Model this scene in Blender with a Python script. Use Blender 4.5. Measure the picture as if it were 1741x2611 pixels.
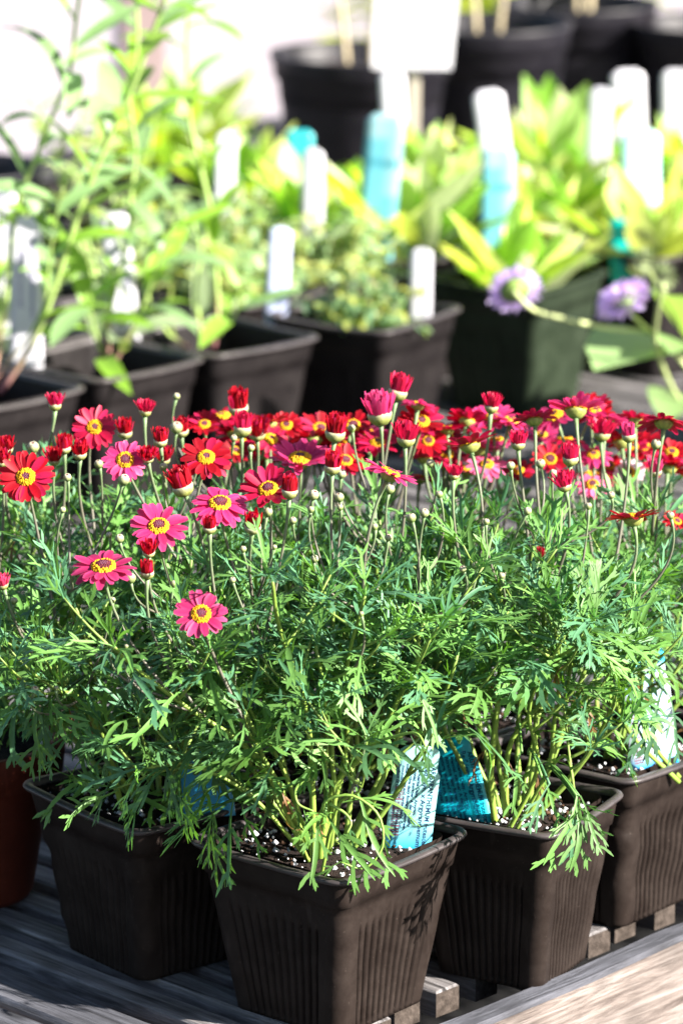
import bpy, math, random
import numpy as np
from mathutils import Vector, Matrix

# ---------------------------------------------------------------- camera, world, sun, exposure
scene = bpy.context.scene
for o in list(bpy.data.objects):
    bpy.data.objects.remove(o)
C = scene.collection
R = math.radians

CAMZ, PITCH, LENS = 1.67, R(14.5), 135.0
PW, PH = 1741.0, 2611.0                       # the photograph's size, used only to measure directions
FPX = LENS / 24.0 * PW
cam_data = bpy.data.cameras.new('camera')
cam = bpy.data.objects.new('camera', cam_data)
C.objects.link(cam)
cam.location = (0, 0, CAMZ)
cam.rotation_euler = (math.pi / 2 - PITCH, 0, 0)
cam_data.sensor_fit = 'HORIZONTAL'
cam_data.sensor_width = 24.0
cam_data.lens = LENS
cam_data.clip_start, cam_data.clip_end = 0.05, 500
cam_data.dof.use_dof = True
cam_data.dof.focus_distance = 2.43
cam_data.dof.aperture_fstop = 8.0
cam_data.dof.aperture_blades = 0
scene.camera = cam

SUN_EL, SUN_AZ = R(30), R(115)                 # azimuth clockwise from +Y
sunvec = Vector((math.sin(SUN_AZ) * math.cos(SUN_EL), math.cos(SUN_AZ) * math.cos(SUN_EL), math.sin(SUN_EL)))
world = bpy.data.worlds.new('World')
scene.world = world
world.use_nodes = True
wn = world.node_tree
bg = wn.nodes['Background']
sky = wn.nodes.new('ShaderNodeTexSky')
sky.sky_type = 'NISHITA'
sky.sun_disc = False
sky.sun_elevation = SUN_EL
sky.sun_rotation = SUN_AZ
wn.links.new(sky.outputs[0], bg.inputs['Color'])
bg.inputs['Strength'].default_value = 0.05
sl = bpy.data.lights.new('sun', 'SUN')
sl.energy = 5.0
sl.angle = R(0.5)
sl.color = (1.0, 0.93, 0.84)
so = bpy.data.objects.new('sun', sl)
C.objects.link(so)
so.rotation_euler = (-sunvec).to_track_quat('-Z', 'Y').to_euler()
scene.view_settings.view_transform = 'Standard'
scene.view_settings.look = 'None'
scene.view_settings.exposure = 2.28
scene.view_settings.gamma = 1.0
scene.cycles.max_bounces = 8
scene.cycles.transparent_max_bounces = 8
scene.cycles.use_denoising = True

# ---------------------------------------------------------------- measuring helpers
def ray(x, y):
    a, b = (x - PW / 2) / FPX, (PH / 2 - y) / FPX
    cp, sp = math.cos(PITCH), math.sin(PITCH)
    return np.array((a, cp + b * sp, -sp + b * cp))
def ptZ(x, y, z):
    d = ray(x, y); t = (z - CAMZ) / d[2]
    return np.array((0, 0, CAMZ)) + d * t
def ptY(x, y, Y):
    d = ray(x, y); t = Y / d[1]
    return np.array((0, 0, CAMZ)) + d * t
def V(*a): return np.array(a, dtype=float)
def nrm(a):
    a = np.asarray(a, dtype=float); l = np.linalg.norm(a)
    return a / l if l > 1e-9 else V(0, 0, 1)

# ---------------------------------------------------------------- mesh builder
class MB:
    def __init__(s): s.v = []; s.f = []; s.c = []; s.n = 0; s.m = []
    def add(s, v, f, c=(0.5, 0.5, 0.5), mi=0):
        v = np.asarray(v, dtype=float).reshape(-1, 3)
        n = s.n
        s.v.append(v)
        s.f.extend([tuple(i + n for i in t) for t in f])
        s.m.extend([mi] * len(f))
        c = np.asarray(c, dtype=float)
        s.c.append(np.tile(c, (len(v), 1)) if c.ndim == 1 else c)
        s.n += len(v)
    def box(s, lo, hi, c=(0.5, 0.5, 0.5)):
        (a, b, d), (e, f, g) = lo, hi
        s.add([(a, b, d), (e, b, d), (e, f, d), (a, f, d), (a, b, g), (e, b, g), (e, f, g), (a, f, g)],
              [(0, 3, 2, 1), (4, 5, 6, 7), (0, 1, 5, 4), (1, 2, 6, 5), (2, 3, 7, 6), (3, 0, 4, 7)], c)
    def tube(s, pts, rad, c=(0.5, 0.5, 0.5), n=6, cap=True):
        P = np.asarray(pts, dtype=float); m = len(P)
        rad = np.full(m, rad) if np.isscalar(rad) else np.asarray(rad)
        T = np.gradient(P, axis=0)
        T /= np.linalg.norm(T, axis=1)[:, None] + 1e-12
        u = nrm(np.cross(T[0], (0.31, 0.9, 0.13)))
        vs = []
        a = np.arange(n) * 2 * math.pi / n
        for i in range(m):
            u = nrm(u - T[i] * np.dot(u, T[i])); w = np.cross(T[i], u)
            vs.append(P[i] + rad[i] * (np.cos(a)[:, None] * u + np.sin(a)[:, None] * w))
        vs = np.concatenate(vs)
        f = [(i * n + k, i * n + (k + 1) % n, (i + 1) * n + (k + 1) % n, (i + 1) * n + k) for i in range(m - 1) for k in range(n)]
        if cap:
            f.append(tuple(range(n))[::-1]); f.append(tuple((m - 1) * n + k for k in range(n)))
        c = np.asarray(c, dtype=float)
        if c.ndim == 2 and len(c) == m: c = np.repeat(c, n, axis=0)
        s.add(vs, f, c)
    def build(s, name, mats, parent=None, origin=(0, 0, 0), smooth=True):
        me = bpy.data.meshes.new(name)
        v = np.concatenate(s.v) - np.asarray(origin, dtype=float)
        me.from_pydata(v.tolist(), [], s.f)
        ca = me.color_attributes.new('Col', 'FLOAT_COLOR', 'POINT')
        c = np.concatenate(s.c); c4 = np.ones((len(c), 4)); c4[:, :3] = c
        ca.data.foreach_set('color', c4.ravel())
        if smooth: me.polygons.foreach_set('use_smooth', [True] * len(me.polygons))
        mats = mats if isinstance(mats, (list, tuple)) else [mats]
        for m in mats: me.materials.append(m)
        if len(mats) > 1: me.polygons.foreach_set('material_index', s.m)
        me.update()
        o = bpy.data.objects.new(name, me); C.objects.link(o)
        if parent is not None: o.parent = parent
        return o
def thing(name, label, cat, loc=(0, 0, 0), group=None):
    o = bpy.data.objects.new(name, None); C.objects.link(o)
    o.location = tuple(float(q) for q in loc); o.empty_display_size = 0.02
    o['label'] = label; o['category'] = cat
    if group: o['group'] = group
    return o
def tag(o, label, cat, group=None):
    o['label'] = label; o['category'] = cat
    if group: o['group'] = group
    return o

def bez(p0, p1, p2, n):
    t = np.linspace(0, 1, n)[:, None]
    return (1 - t) ** 2 * p0 + 2 * t * (1 - t) * p1 + t * t * p2
def spline(pts, n):
    P = np.asarray(pts, dtype=float); m = len(P)
    if m < 3:
        t = np.linspace(0, 1, n)[:, None]; return P[0] * (1 - t) + P[-1] * t
    out = []
    E = np.vstack([2 * P[0] - P[1], P, 2 * P[-1] - P[-2]])
    for q in np.linspace(0, m - 1 - 1e-6, n):
        i = int(q); t = q - i; a, b, c, d = E[i], E[i + 1], E[i + 2], E[i + 3]
        out.append(0.5 * ((2 * b) + (-a + c) * t + (2 * a - 5 * b + 4 * c - d) * t * t + (-a + 3 * b - 3 * c + d) * t ** 3))
    return np.array(out)

# ---------------------------------------------------------------- materials
def new_mat(name):
    m = bpy.data.materials.new(name); m.use_nodes = True
    nt = m.node_tree; return m, nt, nt.nodes['Principled BSDF']
def link(nt, a, b): nt.links.new(a, b)
def attr_mat(name, rough=0.5, spec=0.4, transl=0.0, tcol=(1.2, 1.3, 0.6), noise=0.15, nscale=400, bump=0.0, bscale=900, sheen=0.0):
    m, nt, b = new_mat(name)
    at = nt.nodes.new('ShaderNodeAttribute'); at.attribute_name = 'Col'
    tc = nt.nodes.new('ShaderNodeTexCoord')
    no = nt.nodes.new('ShaderNodeTexNoise'); no.inputs['Scale'].default_value = nscale; no.inputs['Detail'].default_value = 3
    link(nt, tc.outputs['Object'], no.inputs['Vector'])
    mr = nt.nodes.new('ShaderNodeMapRange'); mr.inputs['To Min'].default_value = 1 - noise * 1.6; mr.inputs['To Max'].default_value = 1 + noise * 1.6
    link(nt, no.outputs['Fac'], mr.inputs['Value'])
    mx = nt.nodes.new('ShaderNodeVectorMath'); mx.operation = 'SCALE'
    link(nt, at.outputs['Color'], mx.inputs[0]); link(nt, mr.outputs[0], mx.inputs['Scale'])
    link(nt, mx.outputs[0], b.inputs['Base Color'])
    b.inputs['Roughness'].default_value = rough
    b.inputs['Specular IOR Level'].default_value = spec
    if bump:
        bp = nt.nodes.new('ShaderNodeBump'); bp.inputs['Strength'].default_value = bump; bp.inputs['Distance'].default_value = 0.001
        n2 = nt.nodes.new('ShaderNodeTexNoise'); n2.inputs['Scale'].default_value = bscale; n2.inputs['Detail'].default_value = 4
        link(nt, tc.outputs['Object'], n2.inputs['Vector']); link(nt, n2.outputs['Fac'], bp.inputs['Height']); link(nt, bp.outputs[0], b.inputs['Normal'])
    if transl:
        tr = nt.nodes.new('ShaderNodeBsdfTranslucent'); ms = nt.nodes.new('ShaderNodeMixShader')
        m2 = nt.nodes.new('ShaderNodeVectorMath'); m2.operation = 'MULTIPLY'; m2.inputs[1].default_value = tcol
        link(nt, mx.outputs[0], m2.inputs[0]); link(nt, m2.outputs[0], tr.inputs['Color'])
        ms.inputs[0].default_value = transl
        link(nt, b.outputs[0], ms.inputs[1]); link(nt, tr.outputs[0], ms.inputs[2])
        link(nt, ms.outputs[0], nt.nodes['Material Output'].inputs['Surface'])
    return m
M_leaf = attr_mat('daisy_leaf', rough=0.5, spec=0.32, transl=0.28, tcol=(1.25, 1.4, 0.35), noise=0.18, nscale=300)
M_stem = attr_mat('plant_stem', rough=0.5, spec=0.35, transl=0.0, noise=0.15, nscale=500)
M_petal = attr_mat('petal', rough=0.5, spec=0.3, transl=0.42, tcol=(1.5, 1.1, 1.2), noise=0.12, nscale=700)
M_disc = attr_mat('flower_disc', rough=0.7, spec=0.2, noise=0.2, nscale=1500)
M_calyx = attr_mat('calyx', rough=0.55, spec=0.35, noise=0.3, nscale=900)
M_bleaf = attr_mat('soft_leaf', rough=0.45, spec=0.45, transl=0.42, tcol=(1.35, 1.35, 0.5), noise=0.12, nscale=120)
M_perlite = attr_mat('perlite', rough=0.9, spec=0.2, noise=0.1, nscale=900)
M_tag = attr_mat('plastic_tag', rough=0.35, spec=0.45, transl=0.3, tcol=(1, 1, 1), noise=0.03, nscale=60)
M_ink = attr_mat('ink', rough=0.6, spec=0.2, noise=0.0)

def pot_mat(name, base, rough=0.38, spec=0.5, dust=0.5):
    m, nt, b = new_mat(name)
    tc = nt.nodes.new('ShaderNodeTexCoord')
    n1 = nt.nodes.new('ShaderNodeTexNoise'); n1.inputs['Scale'].default_value = 35; n1.inputs['Detail'].default_value = 6; n1.inputs['Roughness'].default_value = 0.65
    link(nt, tc.outputs['Object'], n1.inputs['Vector'])
    vo = nt.nodes.new('ShaderNodeTexNoise'); vo.inputs['Scale'].default_value = 420; vo.inputs['Detail'].default_value = 1
    link(nt, tc.outputs['Object'], vo.inputs['Vector'])
    r1 = nt.nodes.new('ShaderNodeMapRange'); r1.inputs['From Min'].default_value = 0.42; r1.inputs['From Max'].default_value = 0.75; r1.inputs['To Max'].default_value = dust
    link(nt, n1.outputs['Fac'], r1.inputs['Value'])
    r2 = nt.nodes.new('ShaderNodeMapRange'); r2.inputs['From Min'].default_value = 0.72; r2.inputs['From Max'].default_value = 0.78; r2.inputs['To Max'].default_value = 0.8
    link(nt, vo.outputs['Fac'], r2.inputs['Value'])
    ms = nt.nodes.new('ShaderNodeMapping'); ms.inputs['Scale'].default_value = (130, 130, 16); link(nt, tc.outputs['Object'], ms.inputs['Vector'])
    nst = nt.nodes.new('ShaderNodeTexNoise'); nst.inputs['Scale'].default_value = 1.0; nst.inputs['Detail'].default_value = 4; link(nt, ms.outputs[0], nst.inputs['Vector'])
    r3 = nt.nodes.new('ShaderNodeMapRange'); r3.inputs['From Min'].default_value = .60; r3.inputs['From Max'].default_value = .74; r3.inputs['To Max'].default_value = .9; link(nt, nst.outputs['Fac'], r3.inputs['Value'])
    a2 = nt.nodes.new('ShaderNodeMath'); a2.operation = 'MULTIPLY'; link(nt, r3.outputs[0], a2.inputs[0]); link(nt, n1.outputs['Fac'], a2.inputs[1])
    a3 = nt.nodes.new('ShaderNodeMath'); a3.operation = 'MAXIMUM'; link(nt, a2.outputs[0], a3.inputs[0]); link(nt, r2.outputs[0], a3.inputs[1])
    ad = nt.nodes.new('ShaderNodeMath'); ad.operation = 'MAXIMUM'; link(nt, r1.outputs[0], ad.inputs[0]); link(nt, a3.outputs[0], ad.inputs[1])
    mx = nt.nodes.new('ShaderNodeMix'); mx.data_type = 'RGBA'
    mx.inputs['A'].default_value = (*base, 1); mx.inputs['B'].default_value = (base[0] * 2.3 + .010, base[1] * 2.3 + .009, base[2] * 2.3 + .008, 1)
    link(nt, ad.outputs[0], mx.inputs['Factor']); link(nt, mx.outputs['Result'], b.inputs['Base Color'])
    rr = nt.nodes.new('ShaderNodeMapRange'); rr.inputs['To Min'].default_value = rough - .08; rr.inputs['To Max'].default_value = rough + .2
    link(nt, n1.outputs['Fac'], rr.inputs['Value']); link(nt, rr.outputs[0], b.inputs['Roughness'])
    b.inputs['Specular IOR Level'].default_value = spec
    bp = nt.nodes.new('ShaderNodeBump'); bp.inputs['Strength'].default_value = 0.35; bp.inputs['Distance'].default_value = 0.002
    n3 = nt.nodes.new('ShaderNodeTexNoise'); n3.inputs['Scale'].default_value = 60; n3.inputs['Detail'].default_value = 3
    link(nt, tc.outputs['Object'], n3.inputs['Vector']); link(nt, n3.outputs['Fac'], bp.inputs['Height']); link(nt, bp.outputs[0], b.inputs['Normal'])
    return m
M_pot = pot_mat('black_plastic_pot', (0.0125, 0.0090, 0.0078), rough=.42, spec=.10, dust=.45)
M_pot_back = pot_mat('old_black_plastic_pot', (0.0075, 0.0062, 0.0066), rough=.42, spec=.14, dust=.35)
M_rim = pot_mat('black_plastic_rim', (0.032, 0.027, 0.028), rough=.34, spec=.4, dust=.5)
M_pot_green = pot_mat('dark_green_plastic_pot', (0.010, 0.0165, 0.0085), rough=.45, spec=.2)
M_pot_big = pot_mat('nursery_pot_plastic', (0.005, 0.0045, 0.008), rough=0.45, spec=.35)
M_terra = pot_mat('terracotta', (0.075, 0.013, 0.006), rough=0.7, spec=0.2, dust=0.3)

def wood_mat(name, c1, c2, c3):
    m, nt, b = new_mat(name)
    tc = nt.nodes.new('ShaderNodeTexCoord')
    mp = nt.nodes.new('ShaderNodeMapping'); mp.inputs['Scale'].default_value = (8, 120, 120)
    link(nt, tc.outputs['Object'], mp.inputs['Vector'])
    n1 = nt.nodes.new('ShaderNodeTexNoise'); n1.inputs['Scale'].default_value = 1.6; n1.inputs['Detail'].default_value = 8; n1.inputs['Roughness'].default_value = 0.7; n1.inputs['Distortion'].default_value = 0.6
    link(nt, mp.outputs[0], n1.inputs['Vector'])
    cr = nt.nodes.new('ShaderNodeValToRGB')
    e = cr.color_ramp.elements; e[0].position = 0.30; e[0].color = (*c1, 1); e[1].position = 0.72; e[1].color = (*c3, 1)
    q = e.new(0.5); q.color = (*c2, 1)
    link(nt, n1.outputs['Fac'], cr.inputs[0])
    n2 = nt.nodes.new('ShaderNodeTexNoise'); n2.inputs['Scale'].default_value = 14; n2.inputs['Detail'].default_value = 5
    link(nt, tc.outputs['Object'], n2.inputs['Vector'])
    mr = nt.nodes.new('ShaderNodeMapRange'); mr.inputs['From Min'].default_value = .3; mr.inputs['From Max'].default_value = .7; mr.inputs['To Min'].default_value = .55; mr.inputs['To Max'].default_value = 1.2
    link(nt, n2.outputs['Fac'], mr.inputs['Value'])
    sc = nt.nodes.new('ShaderNodeVectorMath'); sc.operation = 'SCALE'; link(nt, cr.outputs[0], sc.inputs[0]); link(nt, mr.outputs[0], sc.inputs['Scale'])
    link(nt, sc.outputs[0], b.inputs['Base Color'])
    # open cracks along the grain and dark knots / nail stains
    m2 = nt.nodes.new('ShaderNodeMapping'); m2.inputs['Scale'].default_value = (4, 120, 120); link(nt, tc.outputs['Object'], m2.inputs['Vector'])
    nc = nt.nodes.new('ShaderNodeTexNoise'); nc.inputs['Scale'].default_value = 1.0; nc.inputs['Detail'].default_value = 3; link(nt, m2.outputs[0], nc.inputs['Vector'])
    rc = nt.nodes.new('ShaderNodeMapRange'); rc.inputs['From Min'].default_value = .33; rc.inputs['From Max'].default_value = .40; rc.inputs['To Min'].default_value = .22; link(nt, nc.outputs['Fac'], rc.inputs['Value'])
    m3 = nt.nodes.new('ShaderNodeMapping'); m3.inputs['Scale'].default_value = (9, 22, 22); link(nt, tc.outputs['Object'], m3.inputs['Vector'])
    vk = nt.nodes.new('ShaderNodeTexVoronoi'); vk.inputs['Scale'].default_value = 1.0; link(nt, m3.outputs[0], vk.inputs['Vector'])
    rk = nt.nodes.new('ShaderNodeMapRange'); rk.inputs['From Min'].default_value = .06; rk.inputs['From Max'].default_value = .16; rk.inputs['To Min'].default_value = .35; link(nt, vk.outputs['Distance'], rk.inputs['Value'])
    mm = nt.nodes.new('ShaderNodeMath'); mm.operation = 'MULTIPLY'; link(nt, rc.outputs[0], mm.inputs[0]); link(nt, rk.outputs[0], mm.inputs[1])
    s2 = nt.nodes.new('ShaderNodeVectorMath'); s2.operation = 'SCALE'; link(nt, sc.outputs[0], s2.inputs[0]); link(nt, mm.outputs[0], s2.inputs['Scale'])
    link(nt, s2.outputs[0], b.inputs['Base Color'])
    b.inputs['Roughness'].default_value = 0.8; b.inputs['Specular IOR Level'].default_value = 0.25
    bp = nt.nodes.new('ShaderNodeBump'); bp.inputs['Strength'].default_value = 0.7; bp.inputs['Distance'].default_value = 0.003
    link(nt, n1.outputs['Fac'], bp.inputs['Height']); link(nt, bp.outputs[0], b.inputs['Normal'])
    return m
M_wood = wood_mat('weathered_wood', (0.022, 0.019, 0.019), (0.125, 0.117, 0.119), (0.26, 0.25, 0.26))
M_wood_rail = wood_mat('weathered_rail_wood', (0.030, 0.021, 0.018), (0.15, 0.125, 0.114), (0.27, 0.24, 0.23))
M_wood_skylit = wood_mat('skylit_weathered_top', (0.016, 0.016, 0.019), (0.062, 0.064, 0.077), (0.13, 0.135, 0.16))  # weathered wood; bluish sky light on rail tops is painted into the colour

def ground_mat(name, c1, c2, scale=6, bump=.3):
    m, nt, b = new_mat(name)
    tc = nt.nodes.new('ShaderNodeTexCoord')
    n1 = nt.nodes.new('ShaderNodeTexNoise'); n1.inputs['Scale'].default_value = scale; n1.inputs['Detail'].default_value = 9; n1.inputs['Roughness'].default_value = .65
    link(nt, tc.outputs['Object'], n1.inputs['Vector'])
    cr = nt.nodes.new('ShaderNodeValToRGB'); e = cr.color_ramp.elements
    e[0].position = .35; e[0].color = (*c1, 1); e[1].position = .68; e[1].color = (*c2, 1)
    link(nt, n1.outputs['Fac'], cr.inputs[0]); link(nt, cr.outputs[0], b.inputs['Base Color'])
    b.inputs['Roughness'].default_value = .9; b.inputs['Specular IOR Level'].default_value = .2
    bp = nt.nodes.new('ShaderNodeBump'); bp.inputs['Strength'].default_value = bump; bp.inputs['Distance'].default_value = .005
    link(nt, n1.outputs['Fac'], bp.inputs['Height']); link(nt, bp.outputs[0], b.inputs['Normal'])
    return m
M_soil = ground_mat('potting_soil', (0.006, 0.004, 0.004), (0.035, 0.022, 0.018), 260, 1.0)
M_soil_brown = ground_mat('bark_soil', (0.010, 0.006, 0.005), (0.085, 0.045, 0.034), 120, 1.0)
M_paving = ground_mat('pale_paving', (0.30, 0.27, 0.30), (0.40, 0.36, 0.40), 1.5, .1)
M_bench_shade = ground_mat('underbench_shade', (0.008, 0.008, 0.009), (0.02, 0.02, 0.02), 30, .3)  # near-black colour standing in for shade under the bench
M_gravel = ground_mat('dark_gravel', (0.025, 0.022, 0.02), (0.06, 0.055, 0.05), 60, .6)
M_wall = ground_mat('pale_wall', (0.31, 0.285, 0.315), (0.37, 0.34, 0.375), 2.5, .1)
M_post = ground_mat('wall_post', (0.22, 0.165, 0.16), (0.28, 0.22, 0.21), 3, .1)

# ---------------------------------------------------------------- ground, wall, bench
def plane(name, x0, x1, y0, y1, z, mat):
    m = MB(); m.add([(x0, y0, z), (x1, y0, z), (x1, y1, z), (x0, y1, z)], [(0, 1, 2, 3)])
    o = m.build(name, mat, smooth=False); o['kind'] = 'structure'; return o
plane('ground', -150, 150, -100, 250, 0.0, M_gravel)
_pv = MB(); _pv.add([(-6, 2.6, .004), (-.4, 6.2, .004), (6, 8.4, .004), (6, 9.3, .004), (-6, 9.3, .004)], [(0, 1, 2, 3, 4)])
_pv.build('pale_pavement', M_paving, smooth=False)['kind'] = 'structure'
_m = MB(); _m.add([(.2, 1.9, .006), (4.6, 6.3, .006), (2.6, 8.2, .006), (-1.9, 3.9, .006)], [(0, 1, 2, 3)])
_m.build('bench_shade_sheet', M_bench_shade, smooth=False)['kind'] = 'structure'  # dark sheet added so gaps between the slats read as deep shade

TOP = 0.731
a0, a1 = ptZ(1123, 2611, TOP), ptZ(1741, 2358, TOP)
e1 = nrm((a1 - a0) * V(1, 1, 0))                       # along the right-hand rail
e2 = V(-e1[1], e1[0], 0)                               # along the slats, away from the rail
l0 = ptZ(0, 2455, TOP)
k1 = np.dot(l0 - a0, e1)                               # inner edge of left end rail, measured along e1
ang = math.atan2(e2[1], e2[0])
corner = a0 + e1 * k1                                  # inner corner of the frame
print('rail dir', e1, 'corner', corner)
bench = thing('slatted_bench', 'weathered grey wooden display bench of narrow slats inside a plank frame', 'bench', (corner[0], corner[1], TOP))
def bench_part(name, m, mat, rot, smooth=False):
    o = m.build(name, mat, bench, smooth=smooth); o.rotation_euler = (0, 0, rot); return o
# local frame A: x along slats (e2), y towards -e1
rng = random.Random(4)
def bevbox(m, lo, hi, b=.0015):
    (x0, y0, z0), (x1, y1, z1) = lo, hi
    m.add([(x0, y0, z0), (x1, y0, z0), (x1, y1, z0), (x0, y1, z0), (x0, y0, z1 - b), (x1, y0, z1 - b), (x1, y1, z1 - b), (x0, y1, z1 - b),
           (x0 + b, y0 + b, z1), (x1 - b, y0 + b, z1), (x1 - b, y1 - b, z1), (x0 + b, y1 - b, z1)],
          [(0, 3, 2, 1), (0, 1, 5, 4), (1, 2, 6, 5), (2, 3, 7, 6), (3, 0, 4, 7), (8, 9, 10, 11), (4, 5, 9, 8), (5, 6, 10, 9), (6, 7, 11, 10), (7, 4, 8, 11)])
LE1, LE2 = 5.6, 2.75
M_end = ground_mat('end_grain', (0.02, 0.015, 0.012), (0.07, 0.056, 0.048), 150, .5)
m = MB()
k = 0.016
while k < LE1 - .04:
    w = rng.uniform(.0215, .0245)
    bevbox(m, (rng.uniform(.028, .045), -k - w, -.018 + rng.uniform(-.001, 0)), (LE2 - .02, -k, rng.uniform(-.0012, 0)))
    k += .0375 + rng.uniform(-.0015, .0015)
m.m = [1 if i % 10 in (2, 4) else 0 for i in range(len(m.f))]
bench_part('slat_deck', m, [M_wood, M_end], ang)
m = MB(); bevbox(m, (-.040, -LE1, -.19), (-.001, .10, .004), .003)
# the right rail lies along e1: rotate its own frame so the grain runs along it
def rail(name, along, x0, x1, y0, y1, z0, z1, b=.003, n=60):
    """plank with slightly wavy edges, local x along its length"""
    m = MB(); rr = random.Random(hash(name) % 1000 if False else len(name) + int(abs(x0) * 1000))
    xs = np.linspace(x0, x1, n)
    prof = [(y0, z0), (y1, z0), (y1, z1 - b), (y1 - b, z1), (y0 + b, z1), (y0, z1 - b)]
    vs = []
    for x in xs:
        w = .0012 * math.sin(x * 23 + rr.random()) + rr.uniform(-.0006, .0006)
        for (py, pz) in prof: vs.append((x, py + w * .6, pz + (w if pz > z0 else 0)))
    q = len(prof)
    fs = [(i * q + j, i * q + (j + 1) % q, (i + 1) * q + (j + 1) % q, (i + 1) * q + j) for i in range(n - 1) for j in range(q)]
    fs += [tuple(range(q))[::-1], tuple((n - 1) * q + j for j in range(q))]
    m.add(vs, [tuple(reversed(t)) for t in fs])
    m.m = [1 if (i < (n - 1) * q and i % q in (2, 3, 4)) else 0 for i in range(len(fs))]  # top and bevel faces get the painted sky-light tint
    o = m.build(name, [M_wood_rail, M_wood_skylit], bench, smooth=False); o.rotation_euler = (0, 0, along); return o
a_e1 = math.atan2(e1[1], e1[0])
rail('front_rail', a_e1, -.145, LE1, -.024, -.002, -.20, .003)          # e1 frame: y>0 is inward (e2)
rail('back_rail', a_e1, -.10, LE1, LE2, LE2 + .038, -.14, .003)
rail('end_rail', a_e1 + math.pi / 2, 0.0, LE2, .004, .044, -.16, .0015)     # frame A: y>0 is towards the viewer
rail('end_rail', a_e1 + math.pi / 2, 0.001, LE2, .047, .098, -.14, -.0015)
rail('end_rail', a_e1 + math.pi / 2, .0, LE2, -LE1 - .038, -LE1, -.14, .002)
m = MB()
for q in (.25, .95, 1.7, 2.45): bevbox(m, (q, -LE1 + .002, -.11), (q + .04, -.002, -.0195))
bench_part('joist', m, M_wood, ang)
for (u, v) in ((0, .08), (0, 2.6), (1.9, .08), (1.9, 2.6), (3.8, .08), (3.8, 2.6), (5.4, .08), (5.4, 2.6)):
    m = MB(); bevbox(m, (v, -u - .09, -.744), (v + .07, -u - .02, -.112))
    bench_part('leg', m, M_wood, ang)

# pale wall behind everything
wallt = thing('building_wall', 'pale lilac painted wall with upright posts behind the plant tables', 'wall', (0, 9.2, 0))
m = MB(); m.box((-7, 0, 0), (7, .15, 2.6)); m.build('wall_panel', M_wall, wallt, smooth=False)
for x in (-.47, 1.3, 3.0, -2.2):
    m = MB(); m.box((x - .05, -.012, 0), (x + .05, -.002, 2.6)); m.build('post', M_post, wallt, smooth=False)

# ---------------------------------------------------------------- leaves
def strip2(cl, hw, fold=0.0):
    """flat strip along a 2-D centreline: verts (x,y,z) in 3 columns"""
    cl = np.asarray(cl, dtype=float); n = len(cl)
    t = np.gradient(cl, axis=0); t /= np.linalg.norm(t, axis=1)[:, None] + 1e-9
    nn = np.stack([-t[:, 1], t[:, 0]], 1); hw = np.asarray(hw)[:, None]
    A, B = cl + nn * hw, cl - nn * hw
    z = np.zeros((n, 1))
    v = np.stack([np.hstack([A, z + hw * fold]), np.hstack([cl, z]), np.hstack([B, z + hw * fold])], 1).reshape(-1, 3)
    f = []
    for i in range(n - 1):
        a = i * 3
        f += [(a, a + 1, a + 4, a + 3), (a + 1, a + 2, a + 5, a + 4)]
    return v, f
def strip1(cl, hw, z0=0.0, z1=0.0):
    cl = np.asarray(cl, dtype=float); n = len(cl)
    t = np.gradient(cl, axis=0); t /= np.linalg.norm(t, axis=1)[:, None] + 1e-9
    nn = np.stack([-t[:, 1], t[:, 0]], 1); hw = np.asarray(hw)[:, None]
    z = np.linspace(z0, z1, n)[:, None]
    v = np.stack([np.hstack([cl + nn * hw, z]), np.hstack([cl - nn * hw, z])], 1).reshape(-1, 3)
    return v, [(2 * i, 2 * i + 1, 2 * i + 3, 2 * i + 2) for i in range(n - 1)]
def pinnate(r, pairs=3, big=True):
    vs, fs, n = [], [], 0
    def put(vf):
        nonlocal n
        v, f = vf; vs.append(v); fs.extend([tuple(i + n for i in t) for t in f]); n += len(v)
    w = r.uniform(.020, .030)
    xs = np.linspace(0, 1, 9)
    put(strip2(np.stack([xs, .03 * np.sin(xs * 5 + r.random() * 6)], 1), [w * .5, w * .55, w * .7, w * .95, w * 1.25, w * 1.35, w * 1.2, w * .95, .004], .35))
    for k in range(pairs):
        for s in (-1, 1):
            t = .34 + .50 * k / max(1, pairs - 1) + r.uniform(-.045, .045)
            if t > .9: t = .88
            L = (.40 - .17 * abs(k - 1.0) / pairs) * r.uniform(.75, 1.15) * (1 if k < pairs - 1 else .62)
            a = r.uniform(.55, .85)
            y0 = .0
            c = [(t, y0), (t + L * .35 * math.cos(a), s * L * .35 * math.sin(a)), (t + L * .7 * math.cos(a * .82), s * L * .7 * math.sin(a * .85)), (t + L * math.cos(a * .65), s * L * math.sin(a * .78))]
            put(strip1(c, [w * .9, w * .85, w * 1.0, .005], 0, .03 * r.uniform(-1, 2)))
            if big and L > .2:
                for (q, sg) in ((.5, 1), (.62, -1)):
                    if r.random() < .75:
                        bx, by = t + L * q * math.cos(a * .9), s * L * q * math.sin(a * .9)
                        l2 = L * r.uniform(.3, .45); aa = s * a * .8 + sg * s * .55
                        put(strip1([(bx, by), (bx + l2 * .5 * math.cos(aa), by + l2 * .5 * math.sin(aa)), (bx + l2 * math.cos(aa * .9), by + l2 * math.sin(aa * .9))], [w * .7, w * .65, .004], .0, .01))
    for s in (-1, 1):
        put(strip1([(.86, 0), (.93, s * .05), (.985, s * .085)], [w * .6, w * .5, .003]))
    return np.concatenate(vs), fs
def lance(r, wid=.11, n=7):
    xs = np.linspace(0, 1, n)
    hw = wid * np.sin(np.pi * np.clip(xs * .93 + .04, 0, 1)) ** .8
    hw[0] = wid * .12; hw[-1] = .004
    return strip2(np.stack([xs, .02 * np.sin(xs * 4 + r.random() * 6)], 1), hw, .3)
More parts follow.
